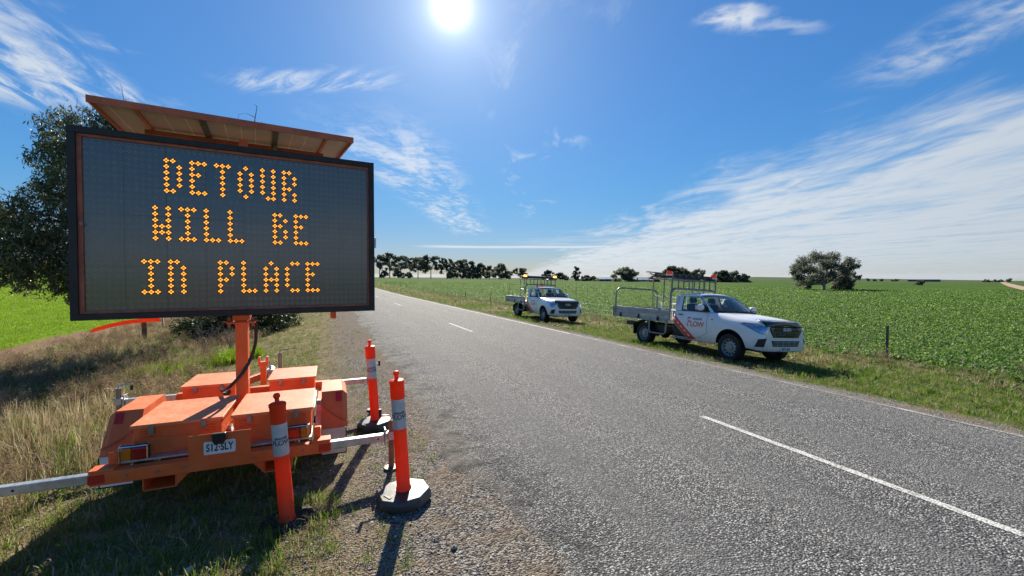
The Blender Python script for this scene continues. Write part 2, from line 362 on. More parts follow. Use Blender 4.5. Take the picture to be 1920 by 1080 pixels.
# ------------------------------------------------------------------ geometry helpers
def tag(o, label=None, cat=None, group=None, kind=None):
    if label: o['label'] = label
    if cat: o['category'] = cat
    if group: o['group'] = group
    if kind: o['kind'] = kind
    return o
def link(o, parent=None):
    COL.objects.link(o)
    if parent: o.parent = parent
    return o
def empty(name, loc=(0, 0, 0), rot=(0, 0, 0), parent=None):
    o = bpy.data.objects.new(name, None); o.empty_display_size = .1
    o.location = loc; o.rotation_euler = rot
    return link(o, parent)
class MB:
    """collects shapes, builds ONE mesh object"""
    def __init__(s): s.v, s.f, s.mi = [], [], []
    def add(s, vs, fs, mi=0):
        o = len(s.v); s.v += [tuple(p) for p in vs]; s.f += [tuple(i+o for i in q) for q in fs]; s.mi += [mi]*len(fs); return s
    def box(s, x0, x1, y0, y1, z0, z1, mi=0, mat=None):
        vs = [Vector((x, y, z)) for z in (z0, z1) for y in (y0, y1) for x in (x0, x1)]
        if mat: vs = [mat @ p for p in vs]
        return s.add(vs, [(0, 2, 3, 1), (4, 5, 7, 6), (0, 1, 5, 4), (2, 6, 7, 3), (0, 4, 6, 2), (1, 3, 7, 5)], mi)
    def prism(s, poly, axis, a, b, mi=0, mat=None):
        """poly = 2D outline in the plane across axis ('x': (y,z), 'y': (x,z), 'z': (x,y)), pushed from a to b"""
        def P(p, t): return {'x': (t, p[0], p[1]), 'y': (p[0], t, p[1]), 'z': (p[0], p[1], t)}[axis]
        n = len(poly); vs = [Vector(P(p, a)) for p in poly] + [Vector(P(p, b)) for p in poly]
        if mat: vs = [mat @ p for p in vs]
        fs = [tuple(range(n-1, -1, -1)), tuple(range(n, 2*n))] + [(i, (i+1) % n, (i+1) % n+n, i+n) for i in range(n)]
        return s.add(vs, fs, mi)
    def tube(s, path, r, n=8, mi=0, cap=True):
        path = [Vector(p) for p in path]; m = len(path)
        rs = r if isinstance(r, (list, tuple)) else [r]*m
        t0 = (path[1]-path[0]).normalized()
        up = Vector((0, 0, 1)) if abs(t0.z) < .9 else Vector((1, 0, 0))
        a = t0.cross(up).normalized(); vs = []
        for i, p in enumerate(path):
            t = ((path[min(i+1, m-1)]-path[max(i-1, 0)])).normalized()
            a = (a - t*a.dot(t)).normalized(); b = t.cross(a)
            for k in range(n):
                an = 2*math.pi*k/n
                vs.append(p + (a*math.cos(an)+b*math.sin(an))*rs[i])
        fs = [(i*n+k, i*n+(k+1) % n, (i+1)*n+(k+1) % n, (i+1)*n+k) for i in range(m-1) for k in range(n)]
        if cap: fs += [tuple(range(n-1, -1, -1)), tuple(range((m-1)*n, m*n))]
        return s.add(vs, fs, mi)
    def sqbar(s, p0, p1, w, h=None, mi=0):
        p0, p1 = Vector(p0), Vector(p1); h = h or w
        t = (p1-p0).normalized(); up = Vector((0, 0, 1)) if abs(t.z) < .95 else Vector((0, 1, 0))
        a = t.cross(up).normalized()*w/2; b = a.cross(t).normalized()*h/2
        vs = [p+q for p in (p0, p1) for q in (-a-b, a-b, a+b, -a+b)]
        return s.add(vs, [(3, 2, 1, 0), (4, 5, 6, 7), (0, 1, 5, 4), (1, 2, 6, 5), (2, 3, 7, 6), (3, 0, 4, 7)], mi)
    def lathe(s, prof, n=20, axis='z', c=(0, 0, 0), mi=0, caps=True):
        vs = []
        for r, h in prof:
            for k in range(n):
                an = 2*math.pi*k/n; a, b = r*math.cos(an), r*math.sin(an)
                vs.append(Vector(c)+Vector({'z': (a, b, h), 'x': (h, a, b), 'y': (b, h, a)}[axis]))
        m = len(prof)
        fs = [(i*n+k, i*n+(k+1) % n, (i+1)*n+(k+1) % n, (i+1)*n+k) for i in range(m-1) for k in range(n)]
        if caps and prof[0][0] > 1e-6: fs.append(tuple(range(n-1, -1, -1)))
        if caps and prof[-1][0] > 1e-6: fs.append(tuple(range((m-1)*n, m*n)))
        return s.add(vs, fs, mi)
    def mesh(s, name, mats):
        me = bpy.data.meshes.new(name); me.from_pydata(s.v, [], s.f)
        for k in (mats if isinstance(mats, (list, tuple)) else [mats]): me.materials.append(M[k] if isinstance(k, str) else k)
        if any(s.mi): me.polygons.foreach_set('material_index', s.mi)
        bm = bmesh.new(); bm.from_mesh(me); bmesh.ops.recalc_face_normals(bm, faces=bm.faces); bm.to_mesh(me); bm.free()
        me.update(); return me
    def build(s, name, mats, parent=None, smooth=False, bevel=0., loc=None, rot=None):
        me = s.mesh(name, mats); o = bpy.data.objects.new(name, me); link(o, parent)
        if smooth: smooth_by_angle(me)
        if bevel:
            md = o.modifiers.new('edge', 'BEVEL'); md.width = bevel; md.segments = 2; md.limit_method = 'ANGLE'; md.angle_limit = R(40)
        if loc: o.location = loc
        if rot: o.rotation_euler = rot
        return o
def smooth_by_angle(me, ang=38):
    me.polygons.foreach_set('use_smooth', [True]*len(me.polygons))
    bm = bmesh.new(); bm.from_mesh(me)
    for e in bm.edges:
        if len(e.link_faces) == 2 and e.calc_face_angle(0) > R(ang): e.smooth = False
    bm.to_mesh(me); bm.free()
def part(name, mats, parent, fn, **k):
    b = MB(); fn(b); return b.build(name, mats, parent, **k)
def text_mesh(txt, size, extrude=.001, bold=0., spacing=1.):
    cu = bpy.data.curves.new('txt', 'FONT'); cu.body = txt; cu.size = size; cu.extrude = extrude; cu.align_x = 'CENTER'; cu.align_y = 'CENTER'
    cu.offset = bold; cu.space_character = spacing; cu.resolution_u = 3
    o = bpy.data.objects.new('txt', cu); COL.objects.link(o)
    dg = bpy.context.evaluated_depsgraph_get()
    me = bpy.data.meshes.new_from_object(o.evaluated_get(dg)); bpy.data.objects.remove(o); bpy.data.curves.remove(cu)
    return me
def eval_mesh(o):
    dg = bpy.context.evaluated_depsgraph_get(); dg.update()
    return bpy.data.meshes.new_from_object(o.evaluated_get(dg))
def arc(c, r, a0, a1, n, plane='xz', t=0.):
    out = []
    for i in range(n+1):
        a = R(a0+(a1-a0)*i/n); p, q = c[0]+r*math.cos(a), c[1]+r*math.sin(a)
        out.append({'xz': (p, t, q), 'yz': (t, p, q), 'xy': (p, q, t)}[plane])
    return out
def quads_mesh(name, V, mat):
    """V: (n,4,3) array of separate quads"""
    n = len(V); me = bpy.data.meshes.new(name)
    me.vertices.add(n*4); me.vertices.foreach_set('co', V.reshape(-1).astype(np.float32))
    me.loops.add(n*4); me.loops.foreach_set('vertex_index', np.arange(n*4, dtype=np.int32))
    me.polygons.add(n); me.polygons.foreach_set('loop_start', np.arange(0, n*4, 4, dtype=np.int32))
    me.polygons.foreach_set('loop_total', np.full(n, 4, dtype=np.int32))
    me.materials.append(M[mat]); me.update(calc_edges=True); return me
# ------------------------------------------------------------------ terrain
PX = np.array([-200, -30, -9.6, -8.5, -7.5, -6, -3, -1.75, -.33, .6, 1.2, 4.45, 7.75, 9.05, 10.6, 12.5, 14, 20, 40, 100, 300])
PZ = np.array([-.3, -.30, -.42, -.55, -.62, -.52, -.33, -.215, -.12, -.055, -.060, 0, -.066, -.215, -.30, -.37, -.35, -.36, -.5, -.9, -.9])
EA = np.array([-180, -60, -27, -15, 0, 8, 22, 33, 52, 60, 75, 120, 180])
E2 = np.array([2, 7, 8, 5, 2.4, 2.2, 1.4, .1, -.4, -.9, -.8, 0, 2])
EF = np.array([.004, .02, .029, .02, .004, .0035, .002, .0005, .0032, .0005, -.004, -.002, .004])
def sst(a, b, x): t = np.clip((x-a)/(b-a), 0, 1); return t*t*(3-2*t)
def gz(x, y):
    x = np.asarray(x, float); y = np.asarray(y, float)
    r = np.hypot(x, y); az = np.degrees(np.arctan2(x, y))
    p = np.interp(x, PX, PZ)
    e2 = np.interp(az, EA, E2); ef = 1.8+1500*np.interp(az, EA, EF)
    w = sst(40, 250, r)
    z = p*(1-w) + e2*w + np.clip((r-250)/1250, 0, 3)*(ef-e2)
    off = np.clip(np.maximum(1.0-x, x-7.9), 0, 1.5)/1.5*np.clip(60/np.maximum(r, 1), 0, 1)
    z = z + off*(.022*np.sin(x*1.7+1.3*np.sin(y*.9))*np.cos(y*1.1+x*.6) + .015*np.sin(3.1*x+2.3*y)*np.sin(2.7*y-1.1*x))
    return z
def G(x, y): return float(gz(x, y))
def geo(a, b, n): return list(np.geomspace(a, b, n))
def build_ground():
    xs = sorted(set([round(-v, 3) for v in geo(60, 2600, 16)] + list(np.arange(-58, -12, 2.)) + list(np.round(np.arange(-12, 1.2, .25), 3)) + [1.2, 1.5, 1.7, 1.85, 2.5, 4.45, 6.4, 7.2, 7.35, 7.5, 7.75] + list(np.round(np.arange(8, 14.6, .3), 3)) + list(np.arange(15, 60, 2.)) + geo(60, 2600, 16)))
    ys = sorted(set([-v for v in geo(12, 900, 9)] + list(np.arange(-11, 0, 1.)) + list(np.round(np.arange(0, 26, .3), 3)) + list(np.arange(26, 70, 1.5)) + list(np.arange(70, 250, 9.)) + geo(250, 3000, 18)))
    XX, YY = np.meshgrid(xs, ys); Z = gz(XX, YY)
    Z[(XX > 1.75) & (XX < 7.3)] -= .03
    nx, ny = len(xs), len(ys)
    me = bpy.data.meshes.new('ground')
    fs = [(j*nx+i, j*nx+i+1, (j+1)*nx+i+1, (j+1)*nx+i) for j in range(ny-1) for i in range(nx-1)]
    me.from_pydata(np.stack([XX, YY, Z], -1).reshape(-1, 3).tolist(), [], fs); me.materials.append(M['ground'])
    me.polygons.foreach_set('use_smooth', [True]*len(fs)); me.update()
    tag(link(bpy.data.objects.new('ground', me)), kind='structure')
    # sealed road: ragged edges, a thin broken lip along each side
    ys2 = [y for y in np.concatenate([np.arange(-14, 40, .12), np.arange(40, 140, 1.), geo(140, 2500, 30)])]
    vs, f2 = [], []
    cross = [0, .02, .12, .5, .85, 1.]
    for j, y in enumerate(ys2):
        fl = 1. if y < 40 else 0.
        e0 = 1.2 + fl*(.10*math.sin(y*.9)+.08*math.sin(y*2.3+1)+.05*math.sin(y*5.7)+random.uniform(-.06, .06)); e1 = 7.68 + fl*(.06*math.sin(y*1.1+2)+random.uniform(-.04, .04))
        L = [e0, e0+.05, 2.5, 4.45, 6.4, e1-.05, e1]
        for k, xx in enumerate(L):
            z = G(xx, y)+.010
            if k in (0, 6): z -= .016
            vs.append((xx, y, z))
    n = 7
    for j in range(len(ys2)-1):
        for k in range(n-1): f2.append((j*n+k, j*n+k+1, (j+1)*n+k+1, (j+1)*n+k))
    me = bpy.data.meshes.new('road'); me.from_pydata(vs, [], f2); me.materials.append(M['road']); me.update()
    me.polygons.foreach_set('use_smooth', [True]*len(f2))
    road = tag(link(bpy.data.objects.new('road', me)), kind='structure')
    # painted markings: parts of the road
    def strip(name, x0, x1, y0, y1, step=.25):
        ysr = np.arange(y0, y1+1e-6, step) if y1-y0 < 60 else np.concatenate([np.arange(y0, 40, .25), np.arange(40, 140, 1.), geo(140, y1, 14)])
        v = []; 
        for y in ysr:
            j = random.uniform(-.006, .006)
            v += [(x0+j, y, G(x0, y)+.0145), (x1+j, y, G(x1, y)+.0145)]
        f = [(2*i, 2*i+1, 2*i+3, 2*i+2) for i in range(len(ysr)-1)]
        me = bpy.data.meshes.new(name); me.from_pydata(v, [], f); me.materials.append(M['marking_worn']); me.update()
        return link(bpy.data.objects.new(name, me), road)
    for yf in (4.2, 16.9, 32.5, 47, 61, 75, 89, 103, 117):
        strip('centre_dash', 4.405, 4.492, yf-3.1, yf)
    strip('edge_line', 7.40, 7.50, 12.4, 900)
    w = strip('worn_edge_line', 7.42, 7.50, -8, 12.35); w.data.materials[0] = M['marking_faint']; tag(w, 'almost worn away white edge line on the near stretch')
def marking_worn(key, lo, hi, amt):
    m, nt, b, P = newmat(key)
    n = noise(nt, P, 45, 5, .7); n2 = noise(nt, P, 3, 4, .6)
    cd = voro(nt, P, 72)
    c = mixc(nt, (n*.6+n2*.4).step(lo, hi)*amt, (.66, .65, .61), (.17, .155, .13))
    c = mixc(nt, cd.step(.45, .75)*.6, c, (.05, .05, .048))
    setin(nt, b, 'Base Color', c); b.inputs['Roughness'].default_value = .85; b.inputs['Specular IOR Level'].default_value = .2
    setin(nt, b, 'Normal', bumpn(nt, 1.-cd, .6, .008)); M[key] = m
marking_worn('marking_worn', .48, .66, .8); marking_worn('marking_faint', .36, .56, .92); build_ground()

# ------------------------------------------------------------------ message board trailer
FONT = {'D': '110 101 101 101 101 110', 'E': '111 100 110 100 100 111', 'T': '111 010 010 010 010 010', 'O': '010 101 101 101 101 010',
        'U': '101 101 101 101 101 011', 'R': '110 101 101 110 101 101', 'W': '101 101 101 111 111 101', 'I': '111 010 010 010 010 111',
        'L': '100 100 100 100 100 111', 'B': '110 101 110 101 101 110', 'N': '110 101 101 101 101 101', 'P': '110 101 101 110 100 100',
        'A': '010 101 101 111 101 101', 'C': '011 100 100 100 100 011'}
def display_face_mat():
    m, nt, b, P = newmat('display_face')
    n = noise(nt, P, 3., 5); c = mixc(nt, n, (.038, .041, .041), (.052, .055, .052))
    setin(nt, b, 'Base Color', c); b.inputs['Roughness'].default_value = .42; b.inputs['Specular IOR Level'].default_value = .55
    b.inputs['Coat Weight'].default_value = 1.; b.inputs['Coat Roughness'].default_value = .14; b.inputs['Coat IOR'].default_value = 1.75
    M['display_face'] = m
display_face_mat()
def build_trailer():
    T = tag(empty('message_board_trailer', (-.85, 4.27, -.07)), 'orange trailer carrying a large amber message board and a flat solar panel', 'message trailer')
    t = lambda *a, **k: part(*a, **k)
    # chassis
    bar = t('rear_crossbar', 'orange', T, lambda b: b.box(-.845, .845, -.05, .05, .283, .383), bevel=.006)
    for s in (-1, 1):
        t('reflective_tape', 'red_tape', bar, lambda b: b.box(s*.80-.05, s*.80+.05, -.0535, -.0505, .300, .368))
        t('socket_sleeve', 'orange', bar, lambda b: b.box(min(s*.70, s*.850), max(s*.70, s*.850), -.047, .075, .383, .402), bevel=.004)
    for xq in (-.62, -.42, -.24, .24, .42, .62):
        t('bolt', 'steel', bar, lambda b: b.lathe([(.0, -.060), (.010, -.060), (.010, -.0505), (.0, -.0505)], 6, 'y', (xq, 0, .333)))
    fb = t('front_crossbar', 'orange', T, lambda b: b.box(-.845, .845, 1.98, 2.07, .40, .49), bevel=.006)
    for s in (-1, 1):
        t('side_rail', 'orange', T, lambda b: b.box(s*.735-.03, s*.735+.03, .05, 2.35, .30, .40), bevel=.005)
        t('axle_gusset', 'orange', T, lambda b: b.prism([(.05, .383), (.32, .383), (.05, .50)], 'x', s*.735-.0295, s*.735+.0295), bevel=.003)
        t('drawbar', 'orange', T, lambda b: b.sqbar((s*.62, 2.3, .36), (s*.05, 3.25, .40), .07, .10), bevel=.005)
        t('hub_axle', 'dark_steel', T, lambda b: b.tube([(s*.60, 1.06, .27), (s*.80, 1.06, .27)], .035, 10), smooth=True)
    t('deck', 'galv', T, lambda b: b.box(-.69, .69, .06, 2.3, .395, .410))
    t('axle', 'dark_steel', T, lambda b: b.box(-.78, .78, 1.03, 1.09, .235, .295))
    c = t('coupling', 'galv', T, lambda b: (b.box(-.05, .05, 3.2, 3.42, .40, .47), b.lathe([(.0, .455), (.055, .46), (.05, .50), (.0, .53)], 14, c=(0, 3.42, -.03)), b.sqbar((0, 3.3, .48), (.0, 3.15, .60), .03)), bevel=.004)
    j = t('jockey_wheel', 'steel', T, lambda b: (b.tube([(.16, 3.0, .12), (.16, 3.0, .76)], .025, 10), b.tube([(.16, 3.0, .76), (.16, 3.0, .80), (.28, 3.0, .80)], .010, 8), b.box(.10, .22, 2.96, 3.04, .40, .48)), smooth=True)
    t('tyre', 'rubber', j, lambda b: b.lathe([(.03, -.03), (.09, -.03), (.10, -.015), (.10, .015), (.09, .03), (.03, .03)], 18, 'x', (.16, 3.0, .10), caps=False), smooth=True)
    # centre plate with the number plate
    cp = t('plate_bracket', 'orange', T, lambda b: b.box(-.22, .22, -.055, -.045, .380, .585), bevel=.004)
    npl = t('number_plate', 'white_plate', T, lambda b: b.prism([(-.112+.008, .415), (.112-.008, .415), (.112, .423), (.112, .515), (.104, .523), (-.104, .523), (-.112, .515), (-.112, .423)], 'y', -.064, -.059))
    tm = text_mesh('S12·SLY', .078, .0008, .0016, 1.02); tm.materials.append(M['print_dark'])
    o = link(bpy.data.objects.new('lettering', tm), npl); o.location = (0, -.0655, .468); o.rotation_euler = (R(90), 0, 0); o.scale = (.74, 1.12, 1)
    t('plate_lamp', 'black', T, lambda b: b.prism([(-.05, .595), (.05, .595), (.046, .53), (.03, .505), (-.03, .505), (-.046, .53)], 'y', -.105, -.066), bevel=.008)
    # lamps
    for s in (-1, 1):
        x0, x1 = sorted((s*.675, s*.49))
        lb = t('tail_lamp', 'dark_steel', T, lambda b: b.box(x0, x1, .01, .05, .425, .545), bevel=.015)
        xm = x0+.075 if s < 0 else x1-.075
        t('amber_lens', 'amber_lens', lb, lambda b: b.box(*( (x0+.008, xm) if s < 0 else (xm, x1-.008)), -.018, .0105, .437, .533), bevel=.012)
        t('red_lens', 'red_lens', lb, lambda b: b.box(*((xm+.002, x1-.008) if s < 0 else (x0+.008, xm-.002)), -.018, .0105, .437, .533), bevel=.012)
        t('wire_guard', 'chrome', lb, lambda b: b.tube([(x0+.0, .03, .552), (x0+.004, -.026, .548), (x1-.004, -.026, .548), (x1, .03, .552)], .006, 8), smooth=True)
        for xq in (x0+.004, x1-.004): t('guard_end', 'chrome', lb, lambda b: b.tube([(xq, -.026, .548), (xq, -.026, .43)], .004, 6), smooth=True)
    # battery and equipment boxes
    for (x0, x1, y0, y1, zb) in ((-.655, -.012, .13, .90, .41), (.045, .700, .13, .90, .41), (-.685, -.15, 1.52, 2.21, .43), (.165, .690, 1.52, 2.21, .43)):
        bx = t('equipment_box', 'orange', T, lambda b: b.box(x0+.016, x1-.016, y0+.02, y1-.016, zb, .640), bevel=.004)
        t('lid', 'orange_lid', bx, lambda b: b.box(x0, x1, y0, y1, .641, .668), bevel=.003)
        if y0 < 1:
            for k in range(3):
                for xa in (x0+.06, x1-.16):
                    t('louvre', 'orange', bx, lambda b: b.prism([(y0+.021, .612-k*.022), (y0+.012, .607-k*.022), (y0+.021, .600-k*.022)], 'x', xa, xa+.10))
            t('recess_panel', 'orange_dusty', bx, lambda b: b.box(x0+.05, x1-.25, y0+.010, y0+.019, .44, .545), bevel=.003)
        for xa in (x0+.14, x1-.14):
            t('lid_latch', 'steel', bx, lambda b: (b.box(xa-.018, xa+.018, y0-.006, y0+.018, .585, .66), b.lathe([(.0, y0-.012), (.007, y0-.012), (.007, y0-.0065), (.0, y0-.0065)], 8, 'y', (xa, 0, .60))), bevel=.003)
        t('lid_seam', 'orange_flap', bx, lambda b: b.box(x0+.014, x1-.014, y0+.018, y1-.014, .6402, .6408))
        t('hinge', 'steel', bx, lambda b: b.tube([(x0+.10, y1+.004, .655), (x1-.10, y1+.004, .655)], .007, 8), smooth=True)
    t('cable_gland', 'black', T, lambda b: b.lathe([(.0, 1.50), (.035, 1.50), (.035, 1.535), (.0, 1.535)], 14, 'y', (-.24, 0, .56)), smooth=True)
    # wheel guards, wheels and flaps
    for s in (-1, 1):
        xi, xo = s*.765, s*1.02
        def guard(b):
            prof = [(.54, .30), (.78, .645), (1.33, .645), (1.57, .30)]
            ch = .045
            inn = [(xi, y, z) for y, z in prof]; mid_ = [(xo-s*ch, y, z) for y, z in prof]
            out = [(xo, .565, .30), (xo, .79, .600), (xo, 1.32, .600), (xo, 1.545, .30)]
            V = inn+mid_+out; n = 4
            F = [(i, i+1, n+i+1, n+i) for i in range(3)] + [(n+i, n+i+1, 2*n+i+1, 2*n+i) for i in range(3)] + [(8, 9, 10, 11), (0, 1, 2, 3)]
            b.add(V, F)
        gd = t('wheel_guard', 'orange_dusty', T, guard); sm = gd.modifiers.new('thick', 'SOLIDIFY'); sm.thickness = .004
        xa, xb = sorted((xo-s*.115, xo-s*.055))
        # red tape lies on the sloping rear face of the guard
        def tape(b):
            n = Vector((0, -.345, .24)).normalized()*.0045
            pts = [Vector((x, .78-.24*q, .645-.345*q))+n for q, x in ((.05, xa), (.05, xb), (.30, xb), (.30, xa))]
            b.add(pts, [(0, 1, 2, 3)])
        tp = t('reflective_tape', 'red_tape', gd, tape); tp.modifiers.new('thick', 'SOLIDIFY').thickness = .001
        w = t('wheel', 'rubber', T, lambda b: b.lathe([(.17, -.085), (.25, -.088), (.285, -.07), (.29, 0), (.285, .07), (.25, .088), (.17, .085)], 28, 'x', (s*.89, 1.06, .27), caps=False), smooth=True)
        t('rim', 'galv', w, lambda b: b.lathe([(.175, s*.06), (.15, s*.03), (.06, s*.035), (.05, s*.06), (.0, s*.06)], 20, 'x', (s*.89, 1.06, .27)), smooth=True)
        fx0, fx1 = sorted((s*.765, s*1.0))
        fl = t('mud_flap', 'pale_flap' if s > 0 else 'white_plate', T, lambda b: b.box(fx0, fx1, .515, .523, .05, .315), bevel=.002)
        t('flap_border', 'black', fl, lambda b: (b.box(fx0-.006, fx0+.003, .5135, .5245, .042, .315), b.box(fx1-.003, fx1+.006, .5135, .5245, .042, .315), b.box(fx0+.003, fx1-.003, .5135, .5245, .042, .054)))
        tm = text_mesh('www.', .034, .0005, .0012); tm.materials.append(M['print_dark'])
        o = link(bpy.data.objects.new('lettering', tm), fl); o.location = (fx0+.055, .5135, .108); o.rotation_euler = (R(90), 0, 0)
        tm = text_mesh('.com.au', .030, .0005, .001); tm.materials.append(M['print_dark'])
        o = link(bpy.data.objects.new('lettering', tm), fl); o.location = (fx1-.06, .5135, .108); o.rotation_euler = (R(90), 0, 0)
        # safety chain hanging from the box latch over the guard
        def chain(b):
            p0, p1 = Vector((s*.745, .70, .56)), Vector((s*1.03, .60, .36)); n = 15
            for k in range(n):
                q = (k+.5)/n; c = p0.lerp(p1, q) + Vector((0, -.035, -.035*math.sin(q*math.pi)))
                d = (p1-p0).normalized(); e = Vector((0, 1, 0)) if k % 2 else Vector((0, 0, 1)); e = (e-d*e.dot(d)).normalized()
                ring = [c + d*.016*math.cos(a)+e*.008*math.sin(a) for a in [i*math.pi/4 for i in range(9)]]
                b.tube(ring, .0028, 5, cap=False)
        t('safety_chain', 'orange_flap', T, chain, smooth=True)
        t('latch', 'steel', T, lambda b: b.box(s*.735-.02, s*.735+.02, .64, .72, .545, .59), bevel=.004)
    # fork pockets below the rear crossbar
    for x0, x1 in ((-.53, -.31), (.31, .53)):
        def pocket(b):
            b.box(x0, x1, -.02, .55, .175, .183); b.box(x0, x0+.008, -.02, .55, .183, .281); b.box(x1-.008, x1, -.02, .55, .183, .281); b.box(x0+.008, x1-.008, .40, .41, .183, .281)
            sgn = 1 if x0 < 0 else -1; xx = x1 if sgn > 0 else x0
            b.prism([(xx, .18), (xx+sgn*.09, .2815), (xx, .2815)], 'y', -.015, -.007)
        t('fork_pocket', 'orange', T, pocket, bevel=.002)
    # outriggers with screw legs
    for yb, zb, tubez in ((0, .335, .335), (2.025, .445, .445)):
        for s in (-1, 1):
            ex = .10 if (s < 0 and yb == 0) else 0.; xe = s*(1.33+ex); x0, x1 = sorted((s*.846, xe))
            ot = t('outrigger', 'galv', T, lambda b: b.box(x0, x1, yb-.034, yb+.034, zb-.034, zb+.034), bevel=.006)
            t('flange', 'galv', ot, lambda b: b.box(*sorted((xe+s*.001, xe+s*.013)), yb-.05, yb+.05, zb-.07, zb+.085), bevel=.002)
            t('pin_hole', 'black', ot, lambda b: b.lathe([(.0, yb-.0355), (.009, yb-.0355), (.009, yb-.033), (.0, yb-.033)], 10, 'y', (s*1.27, 0, zb)))
            xl = xe+s*.065
            g0 = G(-.85+xl, 4.27+yb)+.07
            bot = g0 + (.015 if s > 0 else .10)
            lg = t('support_leg', 'steel' if s < 0 else 'bezel', T, lambda b: b.tube([(xl, yb, bot), (xl, yb, zb+.16)], .026, 14), smooth=True)
            t('clamp', 'galv', lg, lambda b: (b.box(xl-.034, xl+.034, yb-.034, yb+.034, zb-.03, zb+.05), b.box(*sorted((xe+s*.014, xl-s*.02)), yb-.02, yb+.02, zb-.02, zb+.04)), bevel=.004)
            t('foot_plate', 'dark_steel', lg, lambda b: b.lathe([(.0, bot), (.075, bot), (.07, bot+.012), (.0, bot+.015)], 16, c=(xl, yb, -.008)), smooth=True)
            dx = {(0, 1): (-.10, .02), (0, -1): (.11, 0), (1, 1): (.10, 0), (1, -1): (.12, 0)}[(1 if yb else 0, s)]
            cr = t('crank', 'chrome', lg, lambda b: b.tube([(xl, yb, zb+.155), (xl, yb, zb+.19), (xl+dx[0]*.2, yb+dx[1], zb+.20), (xl+dx[0], yb+dx[1], zb+.20)], .008, 8), smooth=True)
            sg = 1 if s > 0 else -1
            t('grip', 'black', cr, lambda b: b.tube([(xl+dx[0], yb+dx[1], zb+.19), (xl+dx[0], yb+dx[1], zb+.20+sg*.07)], .014, 10), smooth=True)
    # mast
    mast = t('mast', 'orange', T, lambda b: b.box(-.056, .056, .95, 1.062, .41, 1.50), bevel=.006)
    t('mast_foot', 'orange', mast, lambda b: (b.prism([(-.20, .411), (.20, .411), (.057, .60), (-.057, .60)], 'y', 1.0, 1.012),), bevel=.002)
    t('collar', 'orange', mast, lambda b: (b.box(-.075, .075, .93, 1.082, 1.435, 1.49), b.box(-.125, .125, .91, 1.10, 1.405, 1.420)), bevel=.003)
    for s in (-1, 1):
        t('locking_pin', 'bezel', mast, lambda b: (b.lathe([(.0, 0), (.016, 0), (.016, .10), (.0, .10)], 10, c=(s*.105, .94, 1.37)), b.tube([(s*.07, .925, 1.43), (s*.16, .925, 1.43)], .008, 8)), smooth=True)
    t('mast_rest', 'orange', T, lambda b: (b.box(-.035, .035, 2.50, 2.56, .40, .72), b.box(-.06, -.035, 2.50, 2.56, .66, .79), b.box(.035, .06, 2.50, 2.56, .66, .79)), bevel=.003)
    def hose(b):
        pts = [(.115, 1.02, 1.46), (.122, 1.02, 1.36), (.118, 1.02, 1.20), (.085, .99, 1.05), (.02, .93, .90), (-.06, .90, .80), (-.14, .93, .725), (-.21, 1.1, .68), (-.235, 1.4, .60), (-.24, 1.52, .56)]
        q = []
        for i in range(len(pts)-1):
            a, c_ = Vector(pts[i]), Vector(pts[i+1]); p0 = Vector(pts[max(0, i-1)]); p3 = Vector(pts[min(len(pts)-1, i+2)])
            for k in range(5):
                u = k/5; q.append(.5*((2*a)+(c_-p0)*u+(2*p0-5*a+4*c_-p3)*u*u+(3*a-p0-3*c_+p3)*u**3))
        q.append(Vector(pts[-1])); b.tube(q, .017, 9)
    t('cable_hose', 'hose', T, hose, smooth=True)
    # ---------------- display board
    W, H = 2.598, 1.719; DX = Vector((.486+2.10, .245, 0)).normalized()
    ang = math.atan2(DX.y, DX.x)
    D = bpy.data.objects.new('display_board', None); link(D, T); D.empty_display_size = .1
    D.location = (-2.10+.85, 5.00-4.27, 1.429+.07); D.rotation_euler = (0, 0, ang)
    fw = .056
    part('cabinet', 'board_black', D, lambda b: b.box(.004, W-.004, .055, .17, .004, H-.004), bevel=.004)
    for nm, a in (('frame_edge', (0, W, -.03, .054, 0, fw)), ('frame_edge', (0, W, -.03, .054, H-fw, H)), ('frame_edge', (0, fw, -.03, .054, fw, H-fw)), ('frame_edge', (W-fw, W, -.03, .054, fw, H-fw))):
        part(nm, 'board_black', D, lambda b: b.box(*a), bevel=.003)
    bz = .026
    for a in ((fw, W-fw, -.006, .02, fw, fw+bz), (fw, W-fw, -.006, .02, H-fw-bz, H-fw), (fw, fw+bz*1.3, -.006, .02, fw+bz, H-fw-bz), (W-fw-bz*.6, W-fw, -.006, .02, fw+bz, H-fw-bz)):
        part('orange_bezel', 'bezel', D, lambda b: b.box(*a), bevel=.002)
    part('display_face', 'display_face', D, lambda b: b.box(fw+.001, W-fw-.001, .014, .05, fw+.001, H-fw-.001))
    def dots(b, u, v, r, rr, y, n=6):
        for du, dv in ((-r, 0), (r, 0), (0, r), (0, -r)):
            c0 = (u+du, v+dv); b.add([(c0[0]+rr*math.cos(k*2*math.pi/n), y, c0[1]+rr*math.sin(k*2*math.pi/n)) for k in range(n)], [tuple(range(n))])
    lines = (('DETOUR', .682, 1.505), ('WILL BE', .592, 1.047), ('IN PLACE', .504, .536))
    pu, pv = .0495, .0577; boxes = []
